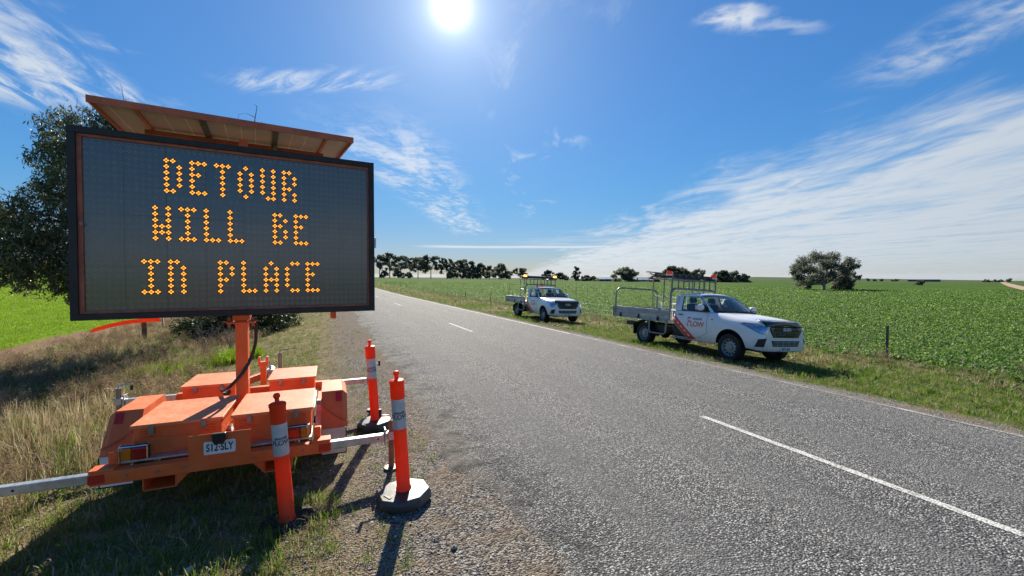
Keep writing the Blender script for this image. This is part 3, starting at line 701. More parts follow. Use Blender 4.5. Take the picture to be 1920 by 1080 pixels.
    for txt, u0, v0 in lines:
        for k, ch in enumerate(txt):
            if ch == ' ': continue
            b = MB()      # one character module: dark backing plate, lit clusters, their glow painted on discs behind
            w0, w1 = u0+k*.1985-.036, u0+k*.1985+2*pu+.036; z0_, z1_ = v0-5*pv-.034, v0+.034
            b.box(w0, w1, .0133, .0160, z0_, z1_, 2)
            for r_, row in enumerate(FONT[ch].split()):
                for c_, bit in enumerate(row):
                    u, v = u0+k*.1985+c_*pu, v0-r_*pv
                    if bit == '1':
                        n0 = len(b.f); dots(b, u, v, .0134, .0080, .0108, 7)
                        b.add([(u+.0275*math.cos(q*math.pi/4), .0122, v+.0275*math.sin(q*math.pi/4)) for q in range(8)], [tuple(range(8))], 1)
                    else:
                        n0 = len(b.f); dots(b, u, v, .0125, .0056, .0118, 5); b.mi[n0:] = [3]*(len(b.f)-n0)
            boxes.append((w0, w1, z0_, z1_))
            lo = b.build('letter', ['led_on', 'led_halo', 'display_face', 'led_off'], D); tag(lo, 'lit amber letter %s in line %d of the message' % (ch, 1+[l[0] for l in lines].index(txt)))
    b = MB(); u = fw+.055
    while u < W-fw-.04:
        v = fw+.05
        while v < H-fw-.04:
            if not any(a-.02 < u < c+.02 and d-.02 < v < e+.02 for a, c, d, e in boxes): dots(b, u, v, .0125, .0056, .0118, 5)
            v += pv
        u += pu
    tag(b.build('unlit_led_grid', 'led_off', D), kind='stuff')
    for k in range(1, 8):
        xs_ = fw+(W-2*fw)*k/8; part('module_seam', 'board_black', D, lambda b: b.box(xs_-.0012, xs_+.0012, .0128, .0139, fw+.03, H-fw-.03))
    for k in range(1, 4):
        zs_ = fw+(H-2*fw)*(.27 if k == 1 else .565 if k == 2 else .02 if k == 0 else .97); part('module_seam', 'board_black', D, lambda b: b.box(fw+.03, W-fw-.03, .0128, .0139, zs_-.0012, zs_+.0012))
    for v in (.86,):
        part('rivet', 'steel', D, lambda b: b.lathe([(.0, -.034), (.012, -.032), (.012, -.029), (.0, -.029)], 10, 'y', (.085, 0, v)))
    part('sensor_box', 'galv', D, lambda b: b.box(W+.001, W+.035, .05, .13, .74, .86), bevel=.004)
    part('turning_bracket', 'orange', D, lambda b: b.box(W/2-.3, W/2+.3, .171, .24, .02, .14), bevel=.004)
    part('stay_bracket', 'orange', D, lambda b: b.box(W-.46, W-.40, .175, .21, -.09, .10), bevel=.003)
    part('rear_stay', 'orange', D, lambda b: b.box(W/2-.04, W/2+.04, .171, .23, .14, H+.12), bevel=.004)
    # ---------------- solar panel
    S = bpy.data.objects.new('solar_panel', None); link(S, T); S.empty_display_size = .1
    PW, PD = 2.195, 1.28
    S.location = (-1.91+.85, 4.84-4.27, 3.37-.035+.07); S.rotation_euler = (R(2.6), 0, math.atan2(.29, 2.175))
    part('backsheet', 'backsheet', S, lambda b: b.box(.02, PW-.02, .02, PD-.02, .032, .036))
    part('solar_cells', 'tint', S, lambda b: b.box(.02, PW-.02, .02, PD-.02, .0365, .041))
    for a in ((0, PW, 0, .02, -.012, .05), (0, PW, PD-.02, PD, -.012, .05), (0, .02, .02, PD-.02, -.004, .05), (PW-.02, PW, .02, PD-.02, -.004, .05)):
        part('panel_frame', 'panel_paint', S, lambda b: b.box(*a), bevel=.002)
    for k, x in enumerate((.10, .49, .66, .98, 1.12, 1.25, 1.60, 1.74)):
        part('cell_gap', 'solar_line', S, lambda b: b.box(x-.004, x+.004, .0205, PD-.0205, .0300, .0318))
    for x, mt, w in ((.305, 'panel_paint', .03), (.80, 'dark_steel', .055), (1.44, 'dark_steel', .055), (1.93, 'panel_paint', .03)):
        part('panel_strut', mt, S, lambda b: b.box(x-w/2, x+w/2, .021, PD-.021, .004, .0295), bevel=.003)
    part('support_beam', 'panel_paint', S, lambda b: b.box(.25, 1.98, .80, .85, -.045, .0035), bevel=.004)
    for x in (.12, .42, .75, 1.05, 1.4, 1.75, 2.08):
        part('frame_bolt', 'steel', S, lambda b: b.lathe([(.0, -.005), (.008, -.004), (.008, .001), (.0, .001)], 8, 'y', (x, 0, .02)))
    part('panel_post', 'steel', S, lambda b: b.tube([(1.45, .72, -.30), (1.45, .72, .004)], .022, 10), smooth=True)
    return T
build_trailer()

# ------------------------------------------------------------------ bollards
def build_bollard(loc, lean, label, turn):
    o = tag(empty('traffic_bollard', loc, (0, R(-lean), 0)), label, 'bollard', 'fluorescent bollards around the trailer')
    oct_ = [(.21*math.cos(R(22.5+45*k+turn))*1.08, .21*math.sin(R(22.5+45*k+turn))*1.08) for k in range(8)]
    def base(b):
        n = 8; lv = [(1.0, 0), (1.0, .055), (.93, .085), (.34, .095)]
        V = [(p[0]*q, p[1]*q, z) for q, z in lv for p in oct_]
        F = [(i*n+k, i*n+(k+1) % n, (i+1)*n+(k+1) % n, (i+1)*n+k) for i in range(3) for k in range(n)] + [tuple(range(7, -1, -1)), tuple(range(24, 32))]
        b.add(V, F)
    bs = part('rubber_base', 'base_rubber' if loc[0] > 0 else 'rubber', o, base, bevel=.006)  # the shaded bollard's base: darker rubber, with its shade put into the colour
    for s in (-1, 1):
        a = R(turn+ (20 if s > 0 else 200)); m = Matrix.Translation((.155*math.cos(a), .155*math.sin(a), 0)) @ Matrix.Rotation(a, 4, 'Z')
        part('grip_slot', 'black', bs, lambda b: b.box(-.011, .011, -.045, .045, .0865, .0925, mat=m), bevel=.006)
    z0 = .09
    st = part('stem', 'fluoro', o, lambda b: b.lathe([(.060, z0), (.064, z0+.004), (.062, z0+.02), (.056, z0+.03), (.0545, z0+.50), (.0545, z0+.775), (.059, z0+.78), (.0585, z0+.90), (.062, z0+.905), (.062, z0+.925), (.052, z0+.932), (.02, z0+.935), (.017, z0+.945)], 28), smooth=True)
    part('handle_knob', 'fluoro', o, lambda b: (b.lathe([(.017, z0+.94), (.016, z0+.965), (.024, z0+.975), (.026, z0+.99), (.018, z0+1.005), (.0, z0+1.008)], 16)), smooth=True)
    sl_ = part('reflective_sleeve', 'reflective', o, lambda b: b.lathe([(.0556, z0+.525), (.0562, z0+.53), (.0562, z0+.768), (.0556, z0+.773)], 28), smooth=True)
    # printed name wrapped round the sleeve
    for txt, size, zc, mt in (('smooth', .030, .665, 'print_dark'), ('FLOW', .052, .628, 'print_dark')):
        me = text_mesh(txt, size, .0004, .0008, .95); me.materials.append(M[mt])
        aim = math.atan2(-loc[1], -loc[0]) + R(8)
        for v in me.vertices:
            x, y, zt = v.co; a = aim + x/.0565; rr = .0567+zt
            v.co = (rr*math.cos(a), rr*math.sin(a), z0+zc+y)
        link(bpy.data.objects.new('printed_name', me), sl_)
    return o
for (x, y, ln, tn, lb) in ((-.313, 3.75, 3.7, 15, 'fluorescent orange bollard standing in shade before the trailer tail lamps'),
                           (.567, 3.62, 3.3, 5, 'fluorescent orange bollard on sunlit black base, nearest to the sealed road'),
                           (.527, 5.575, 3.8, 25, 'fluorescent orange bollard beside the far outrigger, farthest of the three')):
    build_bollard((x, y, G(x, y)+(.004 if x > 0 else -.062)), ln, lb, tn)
# ------------------------------------------------------------------ utes (local: +Y forward, +X the driver's side, origin on the ground under the rear axle)
UTE_ST = [  # y, zb, wb, (ws,zs), (wm,zm), (wsh,zsh), (wt,zt), zc
    (1.20, .40, .70, (.83, .37), (.885, .70), (.868, 1.03), (.815, 1.150), 1.150),
    (1.24, .40, .70, (.83, .37), (.885, .70), (.868, 1.03), (.815, 1.150), 1.150),
    (1.90, .40, .70, (.83, .37), (.890, .70), (.873, 1.04), (.815, 1.160), 1.160),
    (2.42, .40, .70, (.83, .37), (.892, .70), (.878, 1.04), (.805, 1.170), 1.190),
    (2.75, .40, .70, (.84, .37), (.900, .72), (.885, 1.03), (.760, 1.150), 1.195),
    (3.10, .40, .70, (.85, .37), (.910, .72), (.890, 1.01), (.730, 1.115), 1.165),
    (3.45, .38, .70, (.85, .37), (.905, .70), (.875, .995), (.715, 1.085), 1.138),
    (3.68, .35, .68, (.83, .36), (.885, .66), (.845, .960), (.680, 1.040), 1.092),
    (3.82, .33, .64, (.79, .35), (.835, .62), (.785, .925), (.640, .995), 1.045),
    (3.905, .33, .58, (.72, .36), (.755, .58), (.700, .880), (.580, .945), .990),
    (3.93, .36, .50, (.63, .39), (.665, .57), (.610, .830), (.500, .880), .915)]
def ute_hull():
    V, F = [], []
    n = 12
    for y, zb, wb, s, m, sh, t, zc in UTE_ST:
        half = [(wb, zb), s, m, sh, t]
        ring = [(0, zb)] + half + [(0, zc)] + [(-x, z) for x, z in reversed(half)]
        V += [(x, y, z) for x, z in ring]
    ns = len(UTE_ST)
    for i in range(ns-1):
        for k in range(n): F.append((i*n+k, i*n+(k+1) % n, (i+1)*n+(k+1) % n, (i+1)*n+k))
    for base, rev in ((0, 1), ((ns-1)*n, 0)):
        q = [(0, 1, 11), (1, 2, 10, 11), (2, 3, 9, 10), (3, 4, 8, 9), (4, 5, 7, 8), (5, 6, 7)]
        for f in q: F.append(tuple(base+j for j in (f if rev else f[::-1])))
    me = bpy.data.meshes.new('hull'); me.from_pydata(V, [], F); me.materials.append(M['white_paint']); me.materials.append(M['black'])
    bm = bmesh.new(); bm.from_mesh(me); bmesh.ops.recalc_face_normals(bm, faces=bm.faces)
    cl = bm.edges.layers.float.new('crease_edge')
    for e in bm.edges:
        ys = [v.co.y for v in e.verts]; ks = {v.index % n for v in e.verts}
        if max(ys) < 1.21: e[cl] = .9
        if ks <= {5} or ks <= {7}: e[cl] = .45
        if ks <= {2} or ks <= {10}: e[cl] = .4
    bm.to_mesh(me); bm.free()
    o = bpy.data.objects.new('tmp', me); COL.objects.link(o)
    o.modifiers.new('s', 'SUBSURF').levels = 2
    cutters = []
    for s in (-1, 1):
        b = MB().lathe([(.425, .52), (.425, 1.2)] if s > 0 else [(.425, -1.2), (.425, -.52)], 40, 'x', (0, 3.10, .36))
        b.box(*sorted((s*.52, s*1.2)), 2.70, 3.50, .0, .36)
        cm = b.mesh('c', 'black'); c = bpy.data.objects.new('tmpc', cm); COL.objects.link(c); cutters.append(c)
        md = o.modifiers.new('b', 'BOOLEAN'); md.object = c; md.operation = 'DIFFERENCE'; md.solver = 'EXACT'; md.use_self = True
        try: md.material_mode = 'TRANSFER'
        except Exception: pass
    res = eval_mesh(o)
    for x in [o]+cutters: bpy.data.objects.remove(x)
    smooth_by_angle(res, 35); res.name = 'body'
    return res
HULL = ute_hull()
_bm = bmesh.new(); _bm.from_mesh(HULL); HBVH = BVHTree.FromBMesh(_bm); _bm.free()
def patch(poly, d, off=.004, step=.03, thick=0., bvh=None):
    """outline (h, z) laid onto the body: rays along d, h measured to the right-hand side of d; lifted by off"""
    bvh = bvh or HBVH
    d = Vector(d).normalized(); ax = Vector((-d.y, d.x, 0)).normalized()
    xs = [p[0] for p in poly]; zs = [p[1] for p in poly]
    ins = []
    def inside(x, y):
        c = False; j = len(poly)-1
        for i in range(len(poly)):
            (xi, yi), (xj, yj) = poly[i], poly[j]
            if (yi > y) != (yj > y) and x < (xj-xi)*(y-yi)/(yj-yi)+xi: c = not c
            j = i
        return c
    pts = []; 
    for i in range(len(poly)):
        a, b = Vector(poly[i]), Vector(poly[(i+1) % len(poly)]); k = max(1, int((b-a).length/step))
        pts += [a.lerp(b, q/k) for q in range(k)]
    nb = len(pts)
    x = min(xs)+step/2
    while x < max(xs):
        z = min(zs)+step/2
        while z < max(zs):
            if inside(x, z) and min((p-Vector((x, z))).length for p in pts[:nb]) > step*.5: pts.append(Vector((x, z)))
            z += step
        x += step
    r = delaunay_2d_cdt(pts, [(i, (i+1) % nb) for i in range(nb)], [list(range(nb))], 1, 1e-5)
    vs, fs = [], r[2]
    for p in r[0]:
        o = ax*p.x + Vector((0, 0, p.y)); o = o - d*(o.dot(d)) - d*8
        h = bvh.ray_cast(o + Vector((0, 2.5, 0)) - d*Vector((0, 2.5, 0)).dot(d), d) if False else bvh.ray_cast(o, d)
        if h[0] is None: h = (bvh.find_nearest(o+d*8)[0], -d)
        vs.append(h[0] + h[1]*off)
    return vs, fs
def patch_obj(name, mat, parent, poly, d, off=.004, step=.03, thick=.003, smooth=True):
    vs, fs = patch(poly, d, off, step)
    me = bpy.data.meshes.new(name); me.from_pydata([tuple(v) for v in vs], [], [tuple(f) for f in fs]); me.materials.append(M[mat]); me.update()
    if smooth: me.polygons.foreach_set('use_smooth', [True]*len(me.polygons))
    o = link(bpy.data.objects.new(name, me), parent)
    if thick:
        bm = bmesh.new(); bm.from_mesh(me); bmesh.ops.recalc_face_normals(bm, faces=bm.faces)
        # face outwards from the body centre
        c = Vector((0, 2.5, .7)); f0 = bm.faces[:] and max(bm.faces, key=lambda f: f.calc_area())
        if f0 and f0.normal.dot(f0.calc_center_median()-c) < 0: bmesh.ops.reverse_faces(bm, faces=bm.faces)
        bm.to_mesh(me); bm.free()
        md = o.modifiers.new('t', 'SOLIDIFY'); md.thickness = thick+off; md.offset = -1
    return o
def project_text(txt, size, bold, y, z, side, mat, parent, name, spacing=1., scale=(1, 1), shear=0.):
    me = text_mesh(txt, size, .0005, bold, spacing); me.materials.append(M[mat])
    for v in me.vertices:
        yy = y - side*(-1)*(-1)*v.co.x*scale[0]*1.0 if side > 0 else y - v.co.x*scale[0]
        yy = y + v.co.x*scale[0] if side > 0 else y - v.co.x*scale[0]
        zz = z + v.co.y*scale[1]
        h = HBVH.ray_cast(Vector((side*3, yy, zz)), Vector((-side, 0, 0)))
        xx = h[0].x if h[0] else side*.89
        v.co = (xx + side*(.004+v.co.z), yy, zz)
    return link(bpy.data.objects.new(name, me), parent)

def build_ute(loc, rot, label, near):
    U = tag(empty('utility_truck', loc, rot), label, 'truck', 'white utes parked on the far verge')
    t = lambda *a, **k: part(*a, **k)
    body = link(bpy.data.objects.new('body', HULL), U)
    # --- front end
    F_ = (0, -1, 0)
    patch_obj('grille', 'grille', U, [(-.50, .935), (.50, .935), (.58, .87), (.44, .675), (-.44, .675), (-.58, .87)], F_, .010, .04, .01)
    gl = U.children[-1]
    patch_obj('grille_slot', 'black', gl, [(-.38, .785), (.38, .785), (.32, .695), (-.32, .695)], F_, .013, .05, .002)
    patch_obj('grille_opening', 'black', gl, [(-.42, .92), (.42, .92), (.44, .825), (-.44, .825)], F_, .013, .05, .002)
    me = text_mesh('ISUZU', .10, .003, .002, 1.0); me.materials.append(M['white_plate'])
    yf = HBVH.ray_cast(Vector((0, 6, .865)), Vector((0, -1, 0)))[0].y
    lt = link(bpy.data.objects.new('emblem', me), gl); lt.rotation_euler = (R(90), 0, R(180)); lt.location = (0, yf+.022, .868)
    patch_obj('lower_intake', 'black', U, [(-.50, .60), (.50, .60), (.44, .465), (-.44, .465)], F_, .006, .05, .004)
    li = U.children[-1]
    def slats(b):
        for z in (.497, .532, .567):
            pts = []
            for k in range(13):
                x = -.44+.88*k/12; h = HBVH.ray_cast(Vector((x, 6, z)), Vector((0, -1, 0)))[0]
                pts.append((x, h.y+.013, z))
            b.tube(pts, .006, 6)
        for x in (-.3, -.1, .1, .3):
            h = HBVH.ray_cast(Vector((x, 6, .53)), Vector((0, -1, 0)))[0]; b.box(x-.006, x+.006, h.y+.004, h.y+.014, .472, .592)
    t('intake_slats', 'alloy', li, slats, smooth=True)
    # bonnet protector: smoked strip along the bonnet's leading edge
    def protector(b):
        up, lo = [], []
        N = 22
        for k in range(N+1):
            x = -.66+1.32*k/N; a = abs(x)/.66
            y0 = 3.76-.14*a**2.2; h = HBVH.ray_cast(Vector((x, y0, 3)), Vector((0, 0, -1)))[0]
            h2 = HBVH.ray_cast(Vector((x, 6, .93-.02*a)), Vector((0, -1, 0)))[0]
            up.append(h+Vector((0, 0, .030))); q = Vector((x, max(h.y+.10, h2.y+.016) if h2 else h.y+.13, .955-.035*a)); lo.append(q)
        n = N+1
        midp = [(p+q)/2+Vector((0, .035, .032)) for p, q in zip(up, lo)]
        b.add(up+midp+lo, [(i, i+1, n+i+1, n+i) for i in range(N)] + [(n+i, n+i+1, 2*n+i+1, 2*n+i) for i in range(N)])
    pr_ = t('bonnet_protector', 'tint', U, protector, smooth=True); pr_.modifiers.new('t', 'SOLIDIFY').thickness = .006
    for s in (-1, 1):
        dd = Vector((-s*.62, -.78, 0))
        # headlamp wraps round the front corner; h axis runs with ax = (-d.y, d.x)
        ax = Vector((-dd.y, dd.x, 0)).normalized()
        def hz(pts3): return [(Vector(p).dot(ax), p[2]) for p in pts3]
        lens = hz([(s*.60, 3.910, .905), (s*.66, 3.890, .735), (s*.78, 3.830, .75), (s*.85, 3.690, .83), (s*.90, 3.410, .945), (s*.86, 3.480, .985), (s*.76, 3.770, .965)])
        hl = patch_obj('headlamp', 'lamp_glass', U, lens, dd, .012, .035, 0)
        patch_obj('lamp_bowl', 'chrome', hl, hz([(s*.64, 3.900, .88), (s*.68, 3.880, .765), (s*.78, 3.830, .78), (s*.84, 3.690, .86), (s*.76, 3.770, .935)]), dd, .004, .04, 0)
        patch_obj('lamp_surround', 'lamp_inner', hl, lens, dd, .0022, .04, 0)
        fg = hz([(s*.64, 3.910, .655), (s*.80, 3.810, .625), (s*.83, 3.750, .44), (s*.70, 3.880, .45)])
        patch_obj('fog_lamp_recess', 'black', U, fg, dd, .004, .04, .003)
    np_ = t('number_plate', 'white_plate', U, lambda b: b.box(-.186, .186, 3.937, 3.944, .355, .445), bevel=.003)
    me = text_mesh('S072·BSK' if near else 'S071·BGA', .088, .0006, .002, 1.02); me.materials.append(M['print_dark'])
    o = link(bpy.data.objects.new('lettering', me), np_); o.rotation_euler = (R(90), 0, R(180)); o.location = (0, 3.9455, .400); o.scale = (.86, 1, 1)
    # --- cab
    roofv, roofF = [], []
    yr, yfnt = 1.235, 1.93
    NX, NY = 8, 7
    for j in range(NY+1):
        q = j/NY; y = yr+(yfnt-yr)*q
        for i in range(NX+1):
            p = -1+2*i/NX
            w = .675-.015*q; front = .10*(1-p*p)*(q**3)
            z = 1.655 + .018*math.sin(q*math.pi) - .055*abs(p)**3 - .035*q**5 - .02*(1-q)**5
            roofv.append((p*w, y+front, z))
    n = NX+1
    roofF = [(j*n+i, j*n+i+1, (j+1)*n+i+1, (j+1)*n+i) for j in range(NY) for i in range(NX)]
    rf = t('roof', 'white_paint', U, lambda b: b.add(roofv, roofF), smooth=True); md = rf.modifiers.new('t', 'SOLIDIFY'); md.thickness = .045; md.offset = -1
    rf.modifiers.new('b', 'BEVEL').width = .015
    for s in (-1, 1):
        A0, A1 = Vector((s*.79, 2.50, 1.155)), Vector((s*.645, 1.90, 1.575))
        t('windscreen_pillar', 'white_paint', U, lambda b: b.add([A0+Vector((0, .06, 0)), A0+Vector((s*.045, -.03, 0)), A0+Vector((-s*.02, -.06, 0)), A1+Vector((-s*.01, .06, .02)), A1+Vector((s*.035, -.02, .01)), A1+Vector((-s*.02, -.05, -.01))],
          [(0, 1, 4, 3), (1, 2, 5, 4), (2, 0, 3, 5), (0, 2, 1), (3, 4, 5)]), bevel=.012)
        def bp(b):
            o_ = [(1.205, 1.14), (1.47, 1.14), (1.39, 1.58), (1.26, 1.605)]
            def xw(z, k): return s*(.845-(z-1.14)/(1.6-1.14)*.175 - k)
            V = [(xw(z, 0), y, z) for y, z in o_] + [(xw(z, .05), y, z) for y, z in o_]
            b.add(V, [(0, 1, 2, 3), (7, 6, 5, 4), (0, 4, 5, 1), (1, 5, 6, 2), (2, 6, 7, 3), (3, 7, 4, 0)])
        t('rear_pillar', 'white_paint', U, bp, bevel=.012)
        t('window_rail', 'white_paint', U, lambda b: b.sqbar((s*.668, 1.36, 1.578), (s*.655, 1.95, 1.568), .05, .06), bevel=.01)
        # side glass in its black seal
        w_ = [(1.455, 1.165), (2.42, 1.175), (2.36, 1.24), (1.99, 1.545), (1.40, 1.555)]
        def xg(z): return s*(.835-(z-1.14)/(1.6-1.14)*.172)
        if s < 0 or True:
            gv = [(xg(z)-s*.012, y, z) for y, z in w_]
            t('side_window', 'glass', U, lambda b: b.add(gv, [tuple(range(5))]))
            t('window_seal', 'black', U.children[-1], lambda b: b.tube([Vector((xg(z)-s*.006, y, z)) for y, z in w_+w_[:1]], .013, 6), smooth=True)
        t('sail_panel', 'black', U, lambda b: b.prism([(2.20, 1.165), (2.43, 1.175), (2.20, 1.37)], 'x', s*.795, s*.812), bevel=.003)
        mr = t('door_mirror', 'white_paint', U, lambda b: b.add(*_mirror(s)), smooth=True)
        md = mr.modifiers.new('ss', 'SUBSURF'); md.levels = 2; md.render_levels = 2
        t('mirror_arm', 'black', mr, lambda b: b.sqbar((s*.80, 2.30, 1.20), (s*.95, 2.27, 1.20), .07, .035), bevel=.008)
        t('mirror_glass', 'chrome', mr, lambda b: b.box(*sorted((s*.93, s*1.085)), 2.190, 2.200, 1.195, 1.335), bevel=.006)
        # door shut lines and handle
        def shut(b):
            out = [(1.30, .44), (1.30, 1.14)], [(2.40, .60), (2.40, 1.14)], [(1.30, .44), (2.10, .44), (2.40, .60)]
            for ln in out:
                pts = []
                for a, c in zip(ln[:-1], ln[1:]):
                    for k in range(9):
                        yy, zz = a[0]+(c[0]-a[0])*k/8, a[1]+(c[1]-a[1])*k/8
                        h = HBVH.ray_cast(Vector((s*3, yy, zz)), Vector((-s, 0, 0)))[0]
                        if h: pts.append(h)
                if len(pts) > 1: b.tube([p+Vector((s*.0005, 0, 0)) for p in pts], .0045, 5)
        t('door_shut_line', 'dark_steel', U, shut)
        t('door_handle', 'black', U, lambda b: b.box(*sorted((s*.872, s*.905)), 1.40, 1.57, 1.018, 1.050), bevel=.01)
        # red road stripe with white dashes behind the door
        h_ = lambda y: -s*y*0 + (y if s > 0 else -y)
        d_ = (-s, 0, 0)     # ax = (0, -s): h = -s*y
        H_ = lambda pts: [(-s*y, z) for y, z in pts]
        sp = patch_obj('road_stripe', 'stripe_red', U, H_([(1.225, 1.03), (1.225, .80), (1.72, .40), (2.03, .40)]), d_, .003, .06, .001)
        a, c = Vector((1.235, .93)), Vector((1.85, .42)); dv = (c-a).normalized(); nv = Vector((-dv.y, dv.x))*.014
        for k in range(5):
            p = a+(c-a)*(k*.2+.02); q = p+dv*.085
            patch_obj('stripe_dash', 'white_plate', sp, H_([tuple(p+nv), tuple(q+nv), tuple(q-nv), tuple(p-nv)]), d_, .0055, .08, .0005)
        patch_obj('rear_lower_panel', 'black', U, H_([(1.215, .79), (1.215, .41), (1.69, .41)]), d_, .003, .06, .001)
        if s > 0:
            project_text('smooth', .105, .0005, 2.08, .955, s, 'print_dark', U, 'door_lettering', 1.0)
            project_text('F', .36, .003, 1.79, .845, s, 'stripe_red', U, 'door_lettering', 1., (.8, 1))
            project_text('LOW', .215, .003, 2.08, .80, s, 'stripe_red', U, 'door_lettering', .92, (.95, .95))
        t('side_lamp', 'amber_lens', U, lambda b: b.box(*sorted((s*.889, s*.903)), 2.55, 2.60, .96, .985), bevel=.004)
        t('sill_strip', 'alloy', U, lambda b: b.box(*sorted((s*.80, s*.868)), 1.22, 2.64, .345, .372), bevel=.006)
    # windscreen
    def ws(b):
        N = 8; V = []
        for j in range(5):
            q = j/4
            for i in range(N+1):
                p = -1+2*i/N; w = .775+(.64-.775)*q
                y0 = 2.50+.20*(1-p*p); y1 = 1.925+.095*(1-p*p)
                V.append((p*w, y0+(y1-y0)*q, (1.165+.03*(1-p*p))+(1.615-.03*p*p-1.165-.03*(1-p*p))*q + .012*math.sin(q*math.pi)))
        n = N+1; b.add(V, [(j*n+i, j*n+i+1, (j+1)*n+i+1, (j+1)*n+i) for j in range(4) for i in range(N)])
    wsc = t('windscreen', 'glass', U, ws, smooth=True)
    t('cowl', 'black', U, lambda b: b.tube([(x, 2.53+.20*(1-(x/.775)**2), 1.180+.022*(1-(x/.775)**2)) for x in [-.77+1.54*k/14 for k in range(15)]], .026, 6), smooth=True)
    for x in (-.28, .35):
        t('wiper', 'black', wsc, lambda b: b.tube([(x, 2.69-.1*abs(x), 1.205), (x-.38, 2.60, 1.235)], .008, 5), smooth=True)
    t('cab_back_panel', 'white_paint', U, lambda b: (b.box(-.80, .80, 1.205, 1.225, 1.13, 1.19), b.box(-.66, .66, 1.225, 1.245, 1.55, 1.62), b.box(-.80, -.62, 1.206, 1.226, 1.19, 1.55), b.box(.62, .80, 1.206, 1.226, 1.19, 1.55)), bevel=.004)
    t('rear_window', 'glass', U, lambda b: b.add([(-.62, 1.214, 1.19), (.62, 1.214, 1.19), (.58, 1.214, 1.55), (-.58, 1.214, 1.55)], [(0, 1, 2, 3)]))
    dsh = t('dashboard', 'interior', U, lambda b: b.box(-.74, .74, 2.02, 2.46, 1.152, 1.215), bevel=.03)
    t('steering_wheel', 'black', U, lambda b: b.tube([Vector((.36, 1.96, 1.20)) + Vector((math.cos(a)*.18, -math.sin(a)*.07, math.sin(a)*.165)) for a in [k*math.pi/10 for k in range(21)]], .016, 8), smooth=True)
    t('cabin_floor', 'interior', U, lambda b: b.box(-.775, .775, 1.24, 2.36, 1.155, 1.172))
    for x in (-.36, .36):
        sb = t('seat_back', 'interior', U, lambda b: b.box(x-.22, x+.22, 1.36, 1.50, 1.172, 1.36), bevel=.05)
        t('headrest', 'interior', sb, lambda b: b.box(x-.12, x+.12, 1.36, 1.46, 1.37, 1.53), bevel=.04)
    # --- wheels
    for y in (0, 3.10):
        for s in (-1, 1):
            tr_ = .78; w = empty('wheel', (s*tr_, y, .335), (0, 0, 0), U)
            ty = t('tyre', 'rubber', w, lambda b: b.lathe([(.215, -.10), (.24, -.112), (.30, -.115), (.327, -.098), (.335, -.06), (.335, .06), (.327, .098), (.30, .115), (.24, .112), (.215, .10)], 36, 'x', caps=False), smooth=True)
            rm = t('rim', 'alloy', w, lambda b: b.lathe([(.216, s*.075), (.222, s*.088), (.214, s*.092), (.200, s*.075), (.195, s*.045), (.165, s*.035), (.12, s*.055), (.085, s*.05), (.075, s*.075), (.05, s*.08), (.0, s*.082)], 30, 'x', caps=False), smooth=True)
            def holes(b):
                for k in range(12):
                    a = 2*math.pi*k/12
                    m = Matrix.Rotation(a, 4, 'X') @ Matrix.Translation((s*.042, .168, 0))
                    b.lathe([(.0, -.008), (.023, -.008), (.023, .012), (.0, .012)], 8, 'x')
                    for i in range(len(b.v)-4*8, len(b.v)): b.v[i] = tuple(m @ Vector(b.v[i]))
            t('rim_slots', 'black', w, holes)
            t('rim_barrel', 'dark_steel', w, lambda b: b.lathe([(.0, s*.0), (.215, s*.0), (.215, -s*.09), (.0, -s*.09)], 20, 'x'))
    # --- chassis and underside
    for s in (-1, 1):
        t('chassis_rail', 'black', U, lambda b: b.box(s*.45-.04, s*.45+.04, -1.35, 1.25, .50, .64), bevel=.005)
        t('mudguard', 'black', U, lambda b: b.add(*_guard(s)))
        U.children[-1].modifiers.new('t', 'SOLIDIFY').thickness = .012
        t('mud_flap', 'rubber', U, lambda b: b.box(*sorted((s*.66, s*.90)), -.47, -.46, .27, .62), bevel=.003)
        t('tail_lamp', 'red_lens', U, lambda b: b.box(*sorted((s*.62, s*.88)), -1.60, -1.562, .74, .82), bevel=.008)
        t('side_rail_loop', 'steel', U, lambda b: b.tube([(s*.90, .26, .80), (s*.90, .26, .56)] + [(s*.90, p[1], p[2]) for p in arc((.36, .50), .10, 180, 270, 5, 'yz')] + [(s*.90, p[1], p[2]) for p in arc((.86, .50), .10, 270, 360, 5, 'yz')] + [(s*.90, .96, .60), (s*.90, .97, .84)], .030, 10), smooth=True)
    t('rear_axle', 'black', U, lambda b: (b.tube([(-.7, 0, .33), (.7, 0, .33)], .05, 10), b.lathe([(.0, -.14), (.13, -.08), (.15, 0), (.13, .08), (.0, .14)], 14, 'x', (0, 0, .33))), smooth=True)
    t('underbody', 'black', U, lambda b: (b.box(-.40, .40, .3, 2.6, .36, .55), b.box(.5, .78, .35, .9, .42, .66), b.box(-.78, -.5, .2, 1.0, .38, .66), b.box(-.62, .62, 2.55, 3.75, .30, .42), b.box(-.5, .5, -1.0, -.4, .42, .60)), bevel=.02)
    # --- tray
    ty0, ty1, tw = -1.56, 1.06, .905
    tr = t('tray_floor', 'alloy', U, lambda b: (b.box(-tw+.03, tw-.03, ty0+.03, ty1, .835, .870), *[b.box(-.80, .80, y-.03, y+.03, .742, .8345) for y in (-1.3, -.75, -.2, .35, .9)]), bevel=.004)
    def ribbed(b, x0, x1, y0, y1, horiz):
        for k in range(3):
            z = .815+k*.1015
            b.box(x0, x1, y0, y1, z, z+.098)
